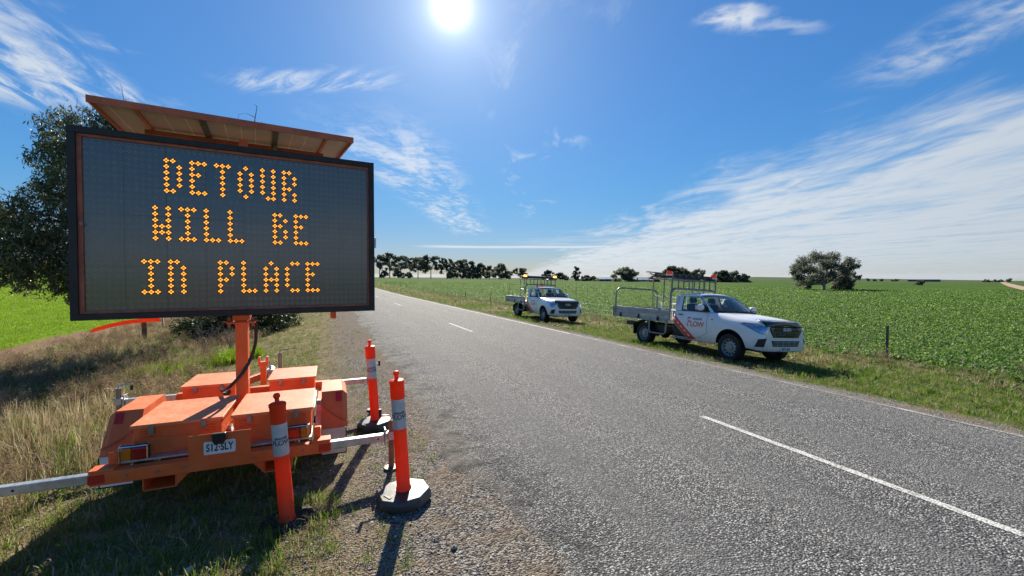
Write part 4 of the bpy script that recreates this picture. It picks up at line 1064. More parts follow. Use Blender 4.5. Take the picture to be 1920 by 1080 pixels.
    for s in (-1, 1):
        ds = t('drop_side', 'alloy', U, lambda b: ribbed(b, *sorted((s*tw, s*(tw-.028))), ty0+.032, ty1-.002, 1), bevel=.006)
        for y in (-1.15, -.25, .62):
            t('drop_side_latch', 'black', ds, lambda b: (b.box(*sorted((s*(tw+.001), s*(tw+.03))), y-.035, y+.035, .775, .88), b.box(*sorted((s*(tw+.001), s*(tw+.022))), y-.02, y+.02, .88, .92)), bevel=.006)
        t('corner_post', 'black', ds, lambda b: b.box(*sorted((s*(tw-.03), s*(tw+.006))), ty0-.012, ty0+.031, .80, 1.13), bevel=.004)
        t('coaming_rail', 'alloy', ds, lambda b: b.box(*sorted((s*(tw-.02), s*(tw-.002))), ty0+.02, ty1, .755, .8125), bevel=.003)
        for k, y in enumerate((-.75, .15)):
            t('side_seam', 'dark_steel', ds, lambda b: b.box(*sorted((s*(tw+.0005), s*(tw+.003))), y-.006, y+.006, .815, 1.116)) if not near else None
    t('tail_gate', 'alloy', U, lambda b: ribbed(b, -tw+.034, tw-.034, ty0, ty0+.028, 0), bevel=.006)
    # headboard hoop hugging the cab, made from bent tube
    def hoop(y, zt, r=.18, w=.905, z0=.84):
        return [(w, y, z0), (w, y, zt-r)] + [(w-r+r*math.cos(R(a)), y, zt-r+r*math.sin(R(a))) for a in (15, 30, 45, 60, 75, 90)] + \
               [(-w+r+r*math.cos(R(a)), y, zt-r+r*math.sin(R(a))) for a in (90, 105, 120, 135, 150, 165)] + [(-w, y, zt-r), (-w, y, z0)]
    hb = t('headboard_hoop', 'steel', U, lambda b: b.tube(hoop(1.10, 1.76), .032, 10), smooth=True)
    t('headboard_mesh', 'white_plate', hb, lambda b: [b.box(-.87, .87, 1.085, 1.105, z, z+.03) for z in (1.12, 1.30, 1.48)] + [b.box(x-.012, x+.012, 1.106, 1.116, .875, 1.74) for x in (-.6, -.3, 0, .3, .6)])
    if near:
        t('rear_hoop', 'steel', U, lambda b: b.tube(hoop(-1.45, 1.74, .20), .028, 10), smooth=True)
    # rack above the tray
    rk = t('rack_frame', 'steel', U, lambda b: (b.tube([(.80, .24, .87), (.80, .24, 2.06)], .019, 8), b.tube([(-.80, .24, .87), (-.80, .24, 2.06)], .019, 8),
           b.tube([(.80, .70, .87), (.80, .70, 2.06)], .021, 8), b.tube([(-.80, .70, .87), (-.80, .70, 2.06)], .021, 8),
           b.tube([(.86, 1.08, 1.70), (.86, 1.08, 2.10)], .026, 8), b.tube([(-.86, 1.08, 1.70), (-.86, 1.08, 2.10)], .026, 8),
           b.tube([(.80, .22, 2.07), (.80, 1.12, 2.07)], .02, 8), b.tube([(-.80, .22, 2.07), (-.80, 1.12, 2.07)], .02, 8),
           b.tube([(-.86, 1.08, 2.04), (.86, 1.08, 2.04)], .022, 8), b.tube([(-.80, .24, 2.05), (.80, .24, 2.05)], .019, 8), b.tube([(.80, .24, 1.52), (.80, 1.08, 1.48)], .014, 8)), smooth=True)
    for k in range(7):
        x = -.62+1.24*k/6
        t('rack_bar', 'steel', U, lambda b: b.sqbar((x, 1.08, 1.765), (x, 1.08, 2.03), .035, .02))
    ab = t('arrow_board', 'board_black', U, lambda b: (b.box(-.93, .93, .42, .95, 2.135, 2.165), b.box(-.93, .93, .40, .44, 2.10, 2.21), b.box(-.93, .93, .93, .97, 2.09, 2.20),
           *[b.box(x-.02, x+.02, .44, .93, 2.166, 2.205) for x in (-.7, -.35, 0, .35, .7)]), bevel=.005)
    for (x, y) in [(-.75+.25*k, .975) for k in range(7)]:
        t('board_lamp', 'tint', ab, lambda b: b.lathe([(.0, .972), (.045, .972), (.05, .985), (.0, .99)], 12, 'y', (x, 0, 2.145)), smooth=True)
    if not near:
        t('board_cover', 'white_plate', ab, lambda b: b.box(-.90, .90, .46, .92, 2.206, 2.225), bevel=.004)
    t('board_hinge', 'dark_steel', ab, lambda b: (b.sqbar((.5, .5, 2.07), (.95, .2, 2.20), .03), b.sqbar((-.5, .5, 2.07), (-.2, .3, 2.16), .03), b.box(.3, 1.0, .10, .20, 2.235, 2.26)), bevel=.003)
    for s in (-1, 1):
        bc = t('beacon', 'beacon_lit' if not near else 'beacon', U, lambda b: b.lathe([(.0, 2.165), (.085, 2.165), (.085, 2.235), (.07, 2.262), (.0, 2.266)], 16, c=(s*.88, .98, 0)), smooth=True)
        t('beacon_base', 'white_plate' if near else 'black', bc, lambda b: b.lathe([(.0, 2.13), (.09, 2.13), (.09, 2.1645), (.0, 2.1645)], 14, c=(s*.88, .98, 0)), smooth=True)
    # things carried on the tray rack
    if near:
        sg = t('sign_stand', 'white_plate', U, lambda b: (b.box(.60, .64, .45, .50, .875, 1.34), b.prism([(.52, 1.34), (.72, 1.34), (.66, 1.20), (.58, 1.20)], 'y', .46, .485)), bevel=.004)
        t('sign_leg', 'alloy', U, lambda b: b.box(.62, .66, .88, .92, .875, 1.40), bevel=.004)
    else:
        t('hivis_jacket', 'hivis', U, lambda b: b.box(.60, .80, .62, .70, .95, 1.28), bevel=.03)
        t('aerial', 'black', U, lambda b: b.tube([(-.62, 3.62, 1.0), (-.64, 3.58, 1.45), (-.68, 3.50, 2.1)], [.012, .006, .003], 6), smooth=True)
        for x in (.15, -.15):
            t('cone_tip', 'fluoro', U, lambda b: b.lathe([(.08, 1.45), (.03, 1.86), (.0, 1.87)], 12, c=(x, .95, 0)), smooth=True)
    return U
def _mirror(s):
    V = [(s*x, y, z) for x, y, z in ((.86, 2.19, 1.165), (1.14, 2.19, 1.165), (1.15, 2.19, 1.37), (.86, 2.19, 1.37), (.88, 2.38, 1.17), (1.12, 2.36, 1.17), (1.13, 2.36, 1.365), (.88, 2.38, 1.365))]
    return V, [(0, 1, 2, 3), (7, 6, 5, 4), (0, 4, 5, 1), (1, 5, 6, 2), (2, 6, 7, 3), (3, 7, 4, 0)]
def _guard(s):
    pr = [(math.cos(R(a))*.44, .335+math.sin(R(a))*.42) for a in range(-5, 186, 15)]
    V = [(x, y, z) for x in (s*.64, s*.905) for y, z in pr]; n = len(pr)
    return V, [(i, i+1, n+i+1, n+i) for i in range(n-1)]
def place_ute(xn, yf, yr, label, near):
    """xn: x of the near-side tyre face, yf / yr: y of front and rear axle"""
    half = .895
    xc = xn+half
    zr = (G(xn+.1, yr)+G(xn+1.69, yr))/2; zf = (G(xn+.1, yf)+G(xn+1.69, yf))/2
    roll = math.atan2(G(xn+.1, (yr+yf)/2)-G(xn+1.69, (yr+yf)/2), 1.59)
    pitch = math.atan2(zf-zr, 3.1)
    yaw = math.atan2(0, 1)
    # local +Y points to world -Y, local +X to world -X
    m = Matrix.Rotation(math.pi, 3, 'Z') @ Matrix.Rotation(pitch, 3, 'X') @ Matrix.Rotation(-roll, 3, 'Y')
    return build_ute((xc, yr, zr-.012), m.to_euler(), label, near)
place_ute(9.02, 7.55, 10.65, 'nearer white tray truck with hoop rails and folded board over the tray', True)
place_ute(9.35, 18.16, 21.25, 'farther white tray truck with its orange roof beacons lit and aerial', False)
# ------------------------------------------------------------------ vegetation
def at(px, D):
    """ground plan position seen at column px (of 1920) at depth D"""
    Xc = (px-960)/800*D
    return Xc*CS+D*SN, -Xc*SN+D*CS
def at3(px, py, D):
    x, y = at(px, D); return Vector((x, y, 1.8-(py-523)/800*D))
def leaves(centers, radii, counts, size, twig=.35, hang=.35, rng=RNG, squash=1., aspect=.22):
    """rhombic leaves gathered round twig ends inside ellipsoids -> (n,4,3)"""
    P = []
    for c, r, n in zip(centers, radii, counts):
        n = max(8, int(n)); k = max(3, n//22)
        d = rng.normal(size=(k, 3)); d /= np.linalg.norm(d, axis=1)[:, None]
        tw = d*(rng.random((k, 1))**.42)*np.array(r)
        idx = rng.integers(0, k, n)
        p = tw[idx] + rng.normal(size=(n, 3))*twig*np.mean(r)*.42
        P.append(p+np.array(c))
    P = np.concatenate(P); n = len(P)
    a = rng.normal(size=(n, 3)); a[:, 2] -= hang*2.2; a /= np.linalg.norm(a, axis=1)[:, None]
    b = rng.normal(size=(n, 3)); b -= a*np.sum(a*b, 1)[:, None]; b /= np.linalg.norm(b, axis=1)[:, None]
    s = size*(.6+.8*rng.random((n, 1)))
    a = a*s; b = b*s*aspect
    return np.stack([P-a*.5, P+b*.5, P+a*.5, P-b*.5], 1)
def limb(b, p0, p1, r0, r1, bend=.12, n=6, rng=random):
    p0, p1 = Vector(p0), Vector(p1); L = (p1-p0).length
    off = Vector((rng.uniform(-1, 1), rng.uniform(-1, 1), rng.uniform(-.2, .9)))*bend*L
    pts = []
    for i in range(n+1):
        q = i/n; pts.append(p0.lerp(p1, q) + off*math.sin(q*math.pi) + Vector((rng.uniform(-1, 1), rng.uniform(-1, 1), 0))*.02*L*(0 < i < n))
    b.tube(pts, [r0+(r1-r0)*i/n for i in range(n+1)], 7)
    return pts
def tree(name, label, base, clumps, leafsize, density, bark='bark', leafm='leaf_far', trunk_r=.25, fork=None, group=None, cat='tree', hang=.35, twig=.35, aspect=.3, roots=None, dead=()):
    """clumps: (centre, radius xyz); fork: point where the limbs leave the trunk"""
    base = Vector(base)
    T = tag(empty(name, base), label, cat, group)
    cs = [Vector(c)-base for c, r in clumps]; rs = [tuple(r) if not isinstance(r, (int, float)) else (r, r, r*.85) for c, r in clumps]
    cn = [density*(r[0]*r[1]*r[2])**(2/3) for r in rs]
    Q = leaves([tuple(c) for c in cs], rs, cn, leafsize, twig, hang, aspect=aspect)
    cr = bpy.data.objects.new('crown', quads_mesh('crown', Q, leafm)); link(cr, T)
    b = MB(); f = Vector(fork)-base if fork else Vector((0, 0, min(c.z for c in cs)*.8))
    b.tube([(0, 0, -.3), (0, 0, 0), f*.5+Vector((random.uniform(-.1, .1), random.uniform(-.1, .1), 0))*trunk_r*2, f], [trunk_r*1.35, trunk_r*1.1, trunk_r*.9, trunk_r*.8], 9)
    for c, r in zip(cs, rs):
        pts = limb(b, f, c, trunk_r*.48, trunk_r*.10)
        for k in range(3):
            d = Vector((random.gauss(0, 1), random.gauss(0, 1), random.gauss(0, .6)+.3)).normalized()
            limb(b, pts[-2], c+Vector((d.x*r[0], d.y*r[1], d.z*r[2]))*.85, trunk_r*.14, trunk_r*.03, n=3)
    for p0, p1, rr in dead: 
        pp = limb(b, Vector(p0)-base, Vector(p1)-base, rr, rr*.3, .08, 5)
        for k in range(4):
            q = pp[2+k % 4]; limb(b, q, q+Vector((random.uniform(-.3, .3), random.uniform(-.3, .3), random.uniform(.05, .3))), rr*.4, rr*.15, .1, 3)
    b.build('trunk', bark, T, smooth=True)
    return T
def rpx(r, D): return r/800*D

# --- roadside tree behind the board
cl = []
for px, py, D, r in ((165, 262, 13.6, 62), (215, 235, 13.8, 40), (115, 300, 13.4, 46), (160, 345, 13.4, 62), (95, 362, 13., 40),
                     (210, 420, 13.2, 70), (130, 455, 12.6, 52), (60, 410, 12.2, 55), (20, 455, 12., 58), (70, 480, 12.1, 55), (-40, 430, 12., 60), (-70, 500, 12, 50), (-30, 395, 12.3, 45),
                     (110, 525, 12.2, 42), (140, 548, 12.4, 26), (40, 522, 11.9, 34), (165, 505, 12.6, 50), (5, 500, 11.9, 40),
                     (290, 270, 14.2, 70), (370, 300, 14.6, 70), (270, 360, 14., 80), (350, 400, 14.5, 80), (300, 470, 14., 80), (430, 380, 15, 60), (230, 500, 13.3, 60), (400, 480, 15, 60), (460, 310, 15, 40)):
    cl.append((at3(px, py, D), (rpx(r, D), rpx(r, D), rpx(r, D)*.85)))
bx, by = at(395, 16.2)
tree('gum_tree', 'large dark drooping tree standing behind the message board', (bx, by, G(bx, by)), cl, .14, 4100, 'bark', 'leaf_gum', .15, at3(350, 490, 15.2), hang=.55, twig=.27, aspect=.24,
     dead=[(at3(200, 235, 13.8), at3(150, 206, 13.6), .02), (at3(260, 240, 14), at3(236, 176, 13.8), .018), (at3(470, 300, 15), at3(486, 205, 14.8), .03), (at3(450, 300, 15), at3(452, 218, 14.8), .012), (at3(90, 400, 12.5), at3(140, 520, 12.3), .02), (at3(40, 430, 12), at3(135, 500, 12.2), .018)])
cl = []
for px, py, D, r in ((400, 610, 15.5, 40), (450, 600, 16, 44), (500, 596, 17, 42), (538, 600, 18, 26), (355, 606, 15.8, 30), (470, 632, 15.2, 30), (515, 622, 16.4, 26), (420, 640, 14.6, 26), (375, 632, 15., 24), (440, 575, 16.5, 40), (495, 570, 17, 36)):
    cl.append((at3(px, py, D), rpx(r, D)))
bx, by = at(460, 17.3)
tree('roadside_shrub', 'dark leafy shrub growing under the message board behind the mast', (bx, by, G(bx, by)), cl, .11, 4200, 'bark', 'leaf_shrub', .06, cat='shrub', aspect=.35, hang=.1)
# dead twiggy bush right in front of it
def twig_bush(px, D, h, n, label):
    x, y = at(px, D); T = tag(empty('dead_bush', (x, y, G(x, y))), label, 'dead bush')
    b = MB()
    for k in range(n):
        a = random.uniform(0, 6.28); l = h*random.uniform(.5, 1)
        e = Vector((math.cos(a)*l*.45, math.sin(a)*l*.45, l)); pts = limb(b, (0, 0, 0), e, .008, .003, .1, 5)
        for q in pts[2:]:
            for _ in range(2):
                d = Vector((random.uniform(-1, 1), random.uniform(-1, 1), random.uniform(.1, 1))).normalized()*l*random.uniform(.15, .35)
                limb(b, q, q+d, .003, .0012, .1, 2)
    b.build('twigs', 'twig', T)
twig_bush(385, 11.8, .95, 16, 'grey leafless twig bush left of the mast')
twig_bush(432, 12.6, .8, 12, 'brownish leafless twig bush just behind the mast')

# --- distant trees: (px, top, base, width px, depth, style, label)
FT = [
 (712, 478, 521, 22, 255, 'gum', 'leftmost thin gum of the far row, beside the board edge'),
 (731, 474, 521, 26, 262, 'gum', 'tallest gum of the far row, second from the board edge'),
 (752, 480, 521, 22, 258, 'gum', 'third gum of the far row counted from the board'),
 (769, 482, 521, 18, 266, 'gum', 'slim gum in the left half of the far row'),
 (784, 482, 521, 20, 255, 'gum', 'fifth gum of the far row counted from the board'),
 (808, 480, 522, 30, 262, 'gum', 'broad topped gum in the middle of the far row'),
 (838, 484, 522, 24, 258, 'gum', 'gum just right of the far row middle'),
 (855, 488, 522, 18, 270, 'gum', 'narrow gum between two wider ones in the far row'),
 (874, 488, 523, 26, 262, 'gum', 'wide gum with pale trunk right of the far row middle'),
 (901, 494, 523, 26, 258, 'dense', 'rounded dense tree near the right end of the far row'),
 (918, 498, 523, 18, 265, 'dense', 'small dark tree tucked near the right end of the far row'),
 (939, 493, 524, 30, 255, 'dense', 'bushy dark tree ending the far row on the right'),
 (720, 506, 521, 16, 248, 'dense', 'low scrub against the board edge under the tallest gum'),
 (850, 505, 522, 24, 250, 'dense', 'dark bush under the narrow gum of the far row'),
 (868, 503, 523, 20, 254, 'dense', 'dark bush under the wide pale trunked gum'),
 (748, 508, 522, 20, 250, 'dense', 'low scrub clump under the left gums of the far row'),
 (765, 510, 522, 14, 252, 'dense', 'small round scrub clump under the slim gums of the far row'),
 (886, 506, 523, 22, 252, 'dense', 'low dark bush in front of the right far gums'),
 (957, 508, 522, 8, 300, 'gum', 'tiny lone gum right of the far row'),
 (975, 503, 525, 20, 290, 'gum', 'gum seen left of the farther truck board'),
 (1028, 505, 525, 20, 300, 'dense', 'round tree showing above the farther truck board'),
 (1050, 512, 526, 26, 300, 'dense', 'low spreading tree right of the farther truck board'),
 (1080, 498, 527, 15, 295, 'dense', 'tall narrow dark tree standing alone above the farm scrub'),
 (1100, 516, 527, 22, 300, 'dense', 'low scrub at the foot of the tall narrow tree'),
 (1113, 517, 528, 16, 296, 'dense', 'small scrub beside the left farm shed'),
 (1172, 501, 530, 40, 270, 'dense', 'round leafy tree between the two farm sheds'),
 (1228, 516, 531, 22, 265, 'dense', 'dark tree behind the left posts of the nearer truck rack'),
 (1256, 500, 531, 26, 270, 'gum', 'tree rising behind the nearer truck left beacon'),
 (1281, 503, 532, 26, 268, 'gum', 'tree behind the middle of the nearer truck board'),
 (1306, 504, 533, 24, 266, 'gum', 'tree behind the right half of the nearer truck board'),
 (1352, 507, 536, 38, 255, 'dense', 'broad dark tree right of the nearer truck rack'),
 (1376, 507, 536, 30, 258, 'dense', 'dark tree at the right end of the farm trees'),
 (1396, 513, 538, 20, 250, 'dense', 'smallest tree ending the farm trees on the right'),
 (1727, 525, 542, 15, 180, 'dense', 'small lone tree standing before the long dark shed'),
]
for px, tp, bs, w, D, st, lb in FT:
    x, y = at(px, D); z0 = 1.8-(bs-523)/800*D; z0 = min(z0, G(x, y)+.3)
    H = (bs-tp)/800*D; Wd = w/800*D*1.45
    cl = []
    rr = random.Random(px)
    if st == 'gum':
        for k in range(26):
            a = rr.uniform(0, 6.28); q = rr.uniform(0, 1); hh = rr.uniform(.46, .95); rad = Wd*.5*math.sqrt(q)*(1-.35*abs(hh-.7)/.3)
            cl.append((Vector((x+math.cos(a)*rad, y+math.sin(a)*rad, z0+H*hh)), (Wd*.12, Wd*.12, Wd*.085)))
        for k in range(2): cl.append((Vector((x+rr.uniform(-.4, .4)*Wd, y, z0+H*rr.uniform(.3, .5))), (Wd*.13, Wd*.13, Wd*.09)))
    else:
        for k in range(26):
            a = rr.uniform(0, 6.28); hh = rr.uniform(.12, .90); rad = Wd*.46*math.sqrt(rr.random())*math.sin(math.pi*min(1, hh*.75+.28))
            cl.append((Vector((x+math.cos(a)*rad, y+math.sin(a)*rad, z0+H*hh)), (Wd*.125, Wd*.125, min(Wd, H)*.115)))
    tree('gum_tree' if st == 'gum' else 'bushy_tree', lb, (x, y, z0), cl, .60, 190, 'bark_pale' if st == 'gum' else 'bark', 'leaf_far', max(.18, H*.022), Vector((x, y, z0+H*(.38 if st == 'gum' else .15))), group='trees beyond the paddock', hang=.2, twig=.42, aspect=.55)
# paddock tree
D = 100; cl = []
for zx, zy, r in ((360, 175, 62), (480, 172, 55), (262, 205, 50), (618, 208, 48), (655, 235, 26), (225, 262, 60), (318, 262, 55), (468, 235, 52), (590, 262, 55), (398, 300, 55), (262, 350, 55), (300, 385, 30), (220, 320, 40), (345, 330, 48), (480, 310, 48), (540, 240, 40), (420, 225, 50), (190, 290, 26), (430, 180, 40)):
    cl.append((at3(1440+zx/4, 440+zy/4, D+random.uniform(-4, 4)), (rpx(r/4, D),)*2+(rpx(r/4, D)*.8,)))
bx, by = at(1544.5, D)
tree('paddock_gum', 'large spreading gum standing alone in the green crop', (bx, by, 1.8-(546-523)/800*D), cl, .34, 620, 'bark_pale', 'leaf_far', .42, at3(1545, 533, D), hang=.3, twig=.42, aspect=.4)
cl = []
for zx, zy, r in ((560, 335, 52), (600, 360, 40), (525, 360, 45), (570, 385, 42), (610, 390, 30), (515, 390, 30), (560, 300, 40), (680, 322, 22), (650, 345, 20), (640, 300, 24)):
    cl.append((at3(1440+zx/4, 440+zy/4, 104+random.uniform(-2, 2)), (rpx(r/4, 104),)*2+(rpx(r/4, 104)*.85,)))
bx, by = at(1558, 104)
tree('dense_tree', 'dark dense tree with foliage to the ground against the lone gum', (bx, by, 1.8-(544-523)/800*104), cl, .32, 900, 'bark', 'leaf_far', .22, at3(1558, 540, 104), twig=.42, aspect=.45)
# far scrub specks along the right horizon
for px, w, lb in ((1628, 9, 'leftmost tiny scrub clump on the horizon right of the lone gum'), (1640, 7, 'second tiny scrub clump on the horizon right of the lone gum'), (1653, 8, 'third tiny scrub clump on the horizon right of the lone gum'), (1678, 16, 'long low scrub clump on the horizon left of the dark shed'), (1848, 18, 'low scrub clump on the right horizon'), (1866, 14, 'second low scrub clump on the right horizon'), (1877, 12, 'scrub beside the top of the dirt track'), (1892, 12, 'small round tree above the dirt track')):
    D = 420; x, y = at(px, D); z = max(G(x, y), 1.8-(529.5-523)/800*D); Wd = w/800*D
    cl = [(Vector((x+random.uniform(-.4, .4)*Wd*CS, y-random.uniform(-.4, .4)*Wd*SN, z+random.uniform(.5, 1.6 if px != 1892 else 3.5))), (Wd*.22, Wd*.22, 1.1)) for k in range(6)]
    tree('scrub', lb, (x, y, z-.3), cl, .9, 60, 'bark', 'leaf_far', .15, group='scrub on the right horizon', twig=.4, aspect=.6, cat='scrub')

# ------------------------------------------------------------------ farm buildings
def shed(name, label, px, D, ybase, wid, dep, hw, hr, wall, roof, turn=0., doors=2, lean=False):
    x, y = at(px, D); z = 1.8-(ybase-523)/800*D
    T = tag(empty(name, (x, y, z), (0, 0, -YAW-math.atan((px-960)/800)+R(turn))), label, 'shed' if 'shed' in name else 'house')
    wl = part('wall', wall, T, lambda b: b.prism([(-dep/2, -1), (dep/2, -1), (dep/2, hw), (0, hr-.08), (-dep/2, hw)], 'x', -wid/2, wid/2))
    for s in (-1, 1):
        part('roof_sheet', roof, T, lambda b: b.add([(-wid/2-.3, s*(dep/2+.35), hw-.1), (wid/2+.3, s*(dep/2+.35), hw-.1), (wid/2+.3, 0, hr), (-wid/2-.3, 0, hr)], [(0, 1, 2, 3)])).modifiers.new('t', 'SOLIDIFY').thickness = .08
    for k in range(doors):
        xx = -wid/2+wid*(k+.5)/doors; w2 = min(2.2, wid/doors*.32)
        part('door_opening', 'shed_dark', T, lambda b: b.box(xx-w2, xx+w2, -dep/2-.06, -dep/2-.01, -.9, hw*.82))
    return T
shed('farm_shed', 'long low grey shed left of the round leafy tree', 1138, 300, 530, 11.5, 8, 2.6, 3.9, 'shed_wall', 'shed_roof', 8, 3)
shed('farm_house', 'small rust red house with pale roof right of the round tree', 1187, 285, 531, 5.2, 6, 2.6, 4.0, 'shed_rust', 'shed_roof', -10, 1)
shed('farm_shed', 'long pale roofed shed beside the rust red house', 1207, 292, 531.5, 12, 9, 2.5, 4.2, 'shed_wall', 'shed_roof', 5, 3)
shed('farm_shed', 'low grey shed behind the tall narrow tree', 1093, 320, 528, 12, 8, 2., 3.1, 'shed_wall', 'shed_roof', 0, 2)
shed('hay_shed', 'long dark flat shed on the right horizon above a lone tree', 1731.5, 420, 530.5, 23, 12, 3.0, 3.6, 'shed_dark', 'shed_dark', 2, 4)

# dirt track climbing the far right field
def track():
    pts = [at(1990, 84), at(1935, 98), at(1905, 140), at(1889, 220), at(1882, 330), at(1880, 420)]
    V, F = [], []
    for i, (x, y) in enumerate(pts):
        for s in (-1, 1):
            xx, yy = x+s*1.9*SN*1.0+s*1.4, y-s*1.0
            V.append((xx, yy, G(xx, yy)+.16))
        if i: F.append((2*i-2, 2*i-1, 2*i+1, 2*i))
    me = bpy.data.meshes.new('farm_track'); me.from_pydata(V, [], F); me.materials.append(M['track']); me.update()
    o = link(bpy.data.objects.new('farm_track', me)); o.modifiers.new('t', 'SOLIDIFY').thickness = .02; tag(o, kind='structure')
pm('track', (.36, .25, .16), .95, var=.2, scale=.3)
track()

# ------------------------------------------------------------------ fences
def fence():
    T = tag(empty('wire_fence', (13.45, 6.4, G(13.45, 6.4))), 'post and wire fence between the far verge and the crop', 'fence')
    o = Vector(T.location); tops = []
    ys = [-1.2, 6.4, 14.0, 21.7, 29.2, 36.8, 44.6, 52.4, 60.2, 68, 76, 84, 92, 100, 108, 116]
    for k, y in enumerate(ys):
        x = 13.45+.004*y; z = G(x, y); h = .86+random.uniform(-.04, .06) + (.35 if k == 7 else 0); ln = random.uniform(-.03, .03)
        p = Vector((x, y, z))-o
        b = MB()
        b.sqbar(p-Vector((0, 0, .2)), p+Vector((ln, 0, h)), .045 if k % 3 else .07)
        b.build('post', 'post_wood', T, bevel=.004); tops.append((p, h, ln))
    for q in (.30, .58, .92):
        b = MB(); pts = []
        for (p, h, ln), (p2, h2, l2) in zip(tops[:-1], tops[1:]):
            a = p+Vector((ln*q, 0, .86*q)); c = p2+Vector((l2*q, 0, .86*q))
            for i in range(3): u = i/3; pts.append(a.lerp(c, u)-Vector((0, 0, .02*math.sin(u*math.pi))))
        pts.append(c); b.tube(pts, .0022, 4); b.build('wire', 'wire', T)
fence()
def ribbon():
    px, D = 268, 16.6; x, y = at(px, D)
    p = part('old_post', 'post_wood', None, lambda b: b.tube([(0, 0, -.2), (.02, 0, .3), (.0, .02, .66)], [.09, .085, .08], 8), smooth=True)
    p.name = 'stub_post'; p.location = (x, y, G(x, y)); tag(p, 'short dark wooden post under the left edge of the board', 'post')
    ks = [(166, 622, 15.6), (195, 613, 15.8), (225, 606, 16.0), (255, 602, 16.3), (285, 599.5, 16.5), (303, 600, 16.6)]
    V, F = [], []
    for i, (a, b_, d) in enumerate(ks):
        c = at3(a, b_, d); w = .075
        V += [tuple(c+Vector((0, 0, w))), tuple(c-Vector((0, .02, w)))]
        if i: F.append((2*i-2, 2*i-1, 2*i+1, 2*i))
    me = bpy.data.meshes.new('ribbon'); me.from_pydata(V, [], F); me.materials.append(M['ribbon']); me.update()
    o = link(bpy.data.objects.new('safety_ribbon', me)); o.modifiers.new('s', 'SUBSURF').render_levels = 2
    o.modifiers.new('t', 'SOLIDIFY').thickness = .006
    tag(o, 'orange plastic ribbon sagging from the short post towards the field', 'ribbon')
    t_ = part('tie', 'stone_pale', o, lambda b: b.sqbar(at3(303, 596, 16.6), at3(305, 612, 16.6), .06), bevel=.01)
ribbon()

# ------------------------------------------------------------------ scattered ground cover
PROTO = bpy.data.collections.new('protos')
def proto(name, me):
    o = bpy.data.objects.new(name, me); PROTO.objects.link(o); return o
def tuft(n, h, spread, width, mat, droop=.5, seed=0, curl=.0):
    r = random.Random(seed); V, F = [], []
    for k in range(n):
        a = r.uniform(0, 6.283); rad = spread*math.sqrt(r.random()); bx_, by_ = rad*math.cos(a), rad*math.sin(a)
        l = h*r.uniform(.45, 1.); a2 = a+r.uniform(-.9, .9); lean = droop*r.uniform(.15, 1.)
        dx, dy = math.cos(a2), math.sin(a2); w = width*r.uniform(.7, 1.3); sx, sy = -dy*w/2, dx*w/2
        o = len(V)
        for q, ww in ((0, 1.), (.45, .85), (.8, .5), (1., .08)):
            out = l*lean*q*q*.9; zz = l*q*(1-.45*lean*q*q)
            V += [(bx_+dx*out-sx*ww, by_+dy*out-sy*ww, zz-.01), (bx_+dx*out+sx*ww, by_+dy*out+sy*ww, zz-.01)]
        F += [(o+2*i, o+2*i+1, o+2*i+3, o+2*i+2) for i in range(3)]
    me = bpy.data.meshes.new('tuft'); me.from_pydata(V, [], F); me.materials.append(M[mat]); me.update()
    return me
def crop_plant(n, size, mat, seed):
    r = random.Random(seed); V, F = [], []
    for k in range(n):
        a = 6.283*k/n+r.uniform(-.4, .4); el = r.uniform(.35, 1.1); l = size*r.uniform(.6, 1.); w = l*r.uniform(.42, .6)
        d = Vector((math.cos(a)*math.cos(el), math.sin(a)*math.cos(el), math.sin(el))); s = Vector((-math.sin(a), math.cos(a), 0)); up = d.cross(s)*-1
        o = len(V); c = d*l*.35
        for q, ww, lift in ((0, .12, 0), (.25, .75, .02), (.6, 1., .0), (.9, .6, -.10), (1.02, .1, -.18)):
            p = c + d*l*q + Vector((0, 0, lift*l*1.5)); e = s*w*ww*.5
            tw = up*w*ww*.15
            V += [tuple(p-e+tw), tuple(p), tuple(p+e+tw)]
        F += [(o+3*i+j, o+3*i+j+1, o+3*i+j+4, o+3*i+j+3) for i in range(4) for j in range(2)]
        o = len(V); V += [(0, 0, -.01), (.006, 0, -.01), tuple(c+Vector((.004, 0, 0))), tuple(c)]; F.append((o, o+1, o+2, o+3))
    me = bpy.data.meshes.new('crop'); me.from_pydata(V, [], F); me.materials.append(M[mat]); me.update(); return me
def pebble(seed, mat):
    r = random.Random(seed); bm = bmesh.new(); bmesh.ops.create_icosphere(bm, subdivisions=1, radius=1)
    k = [r.uniform(.7, 1.2) for _ in range(3)]
    for v in bm.verts: v.co = Vector((v.co.x*k[0], v.co.y*k[1], v.co.z*.6*k[2]))*r.uniform(.8, 1.15)
    me = bpy.data.meshes.new('pebble'); bm.to_mesh(me); bm.free(); me.materials.append(M[mat]); return me
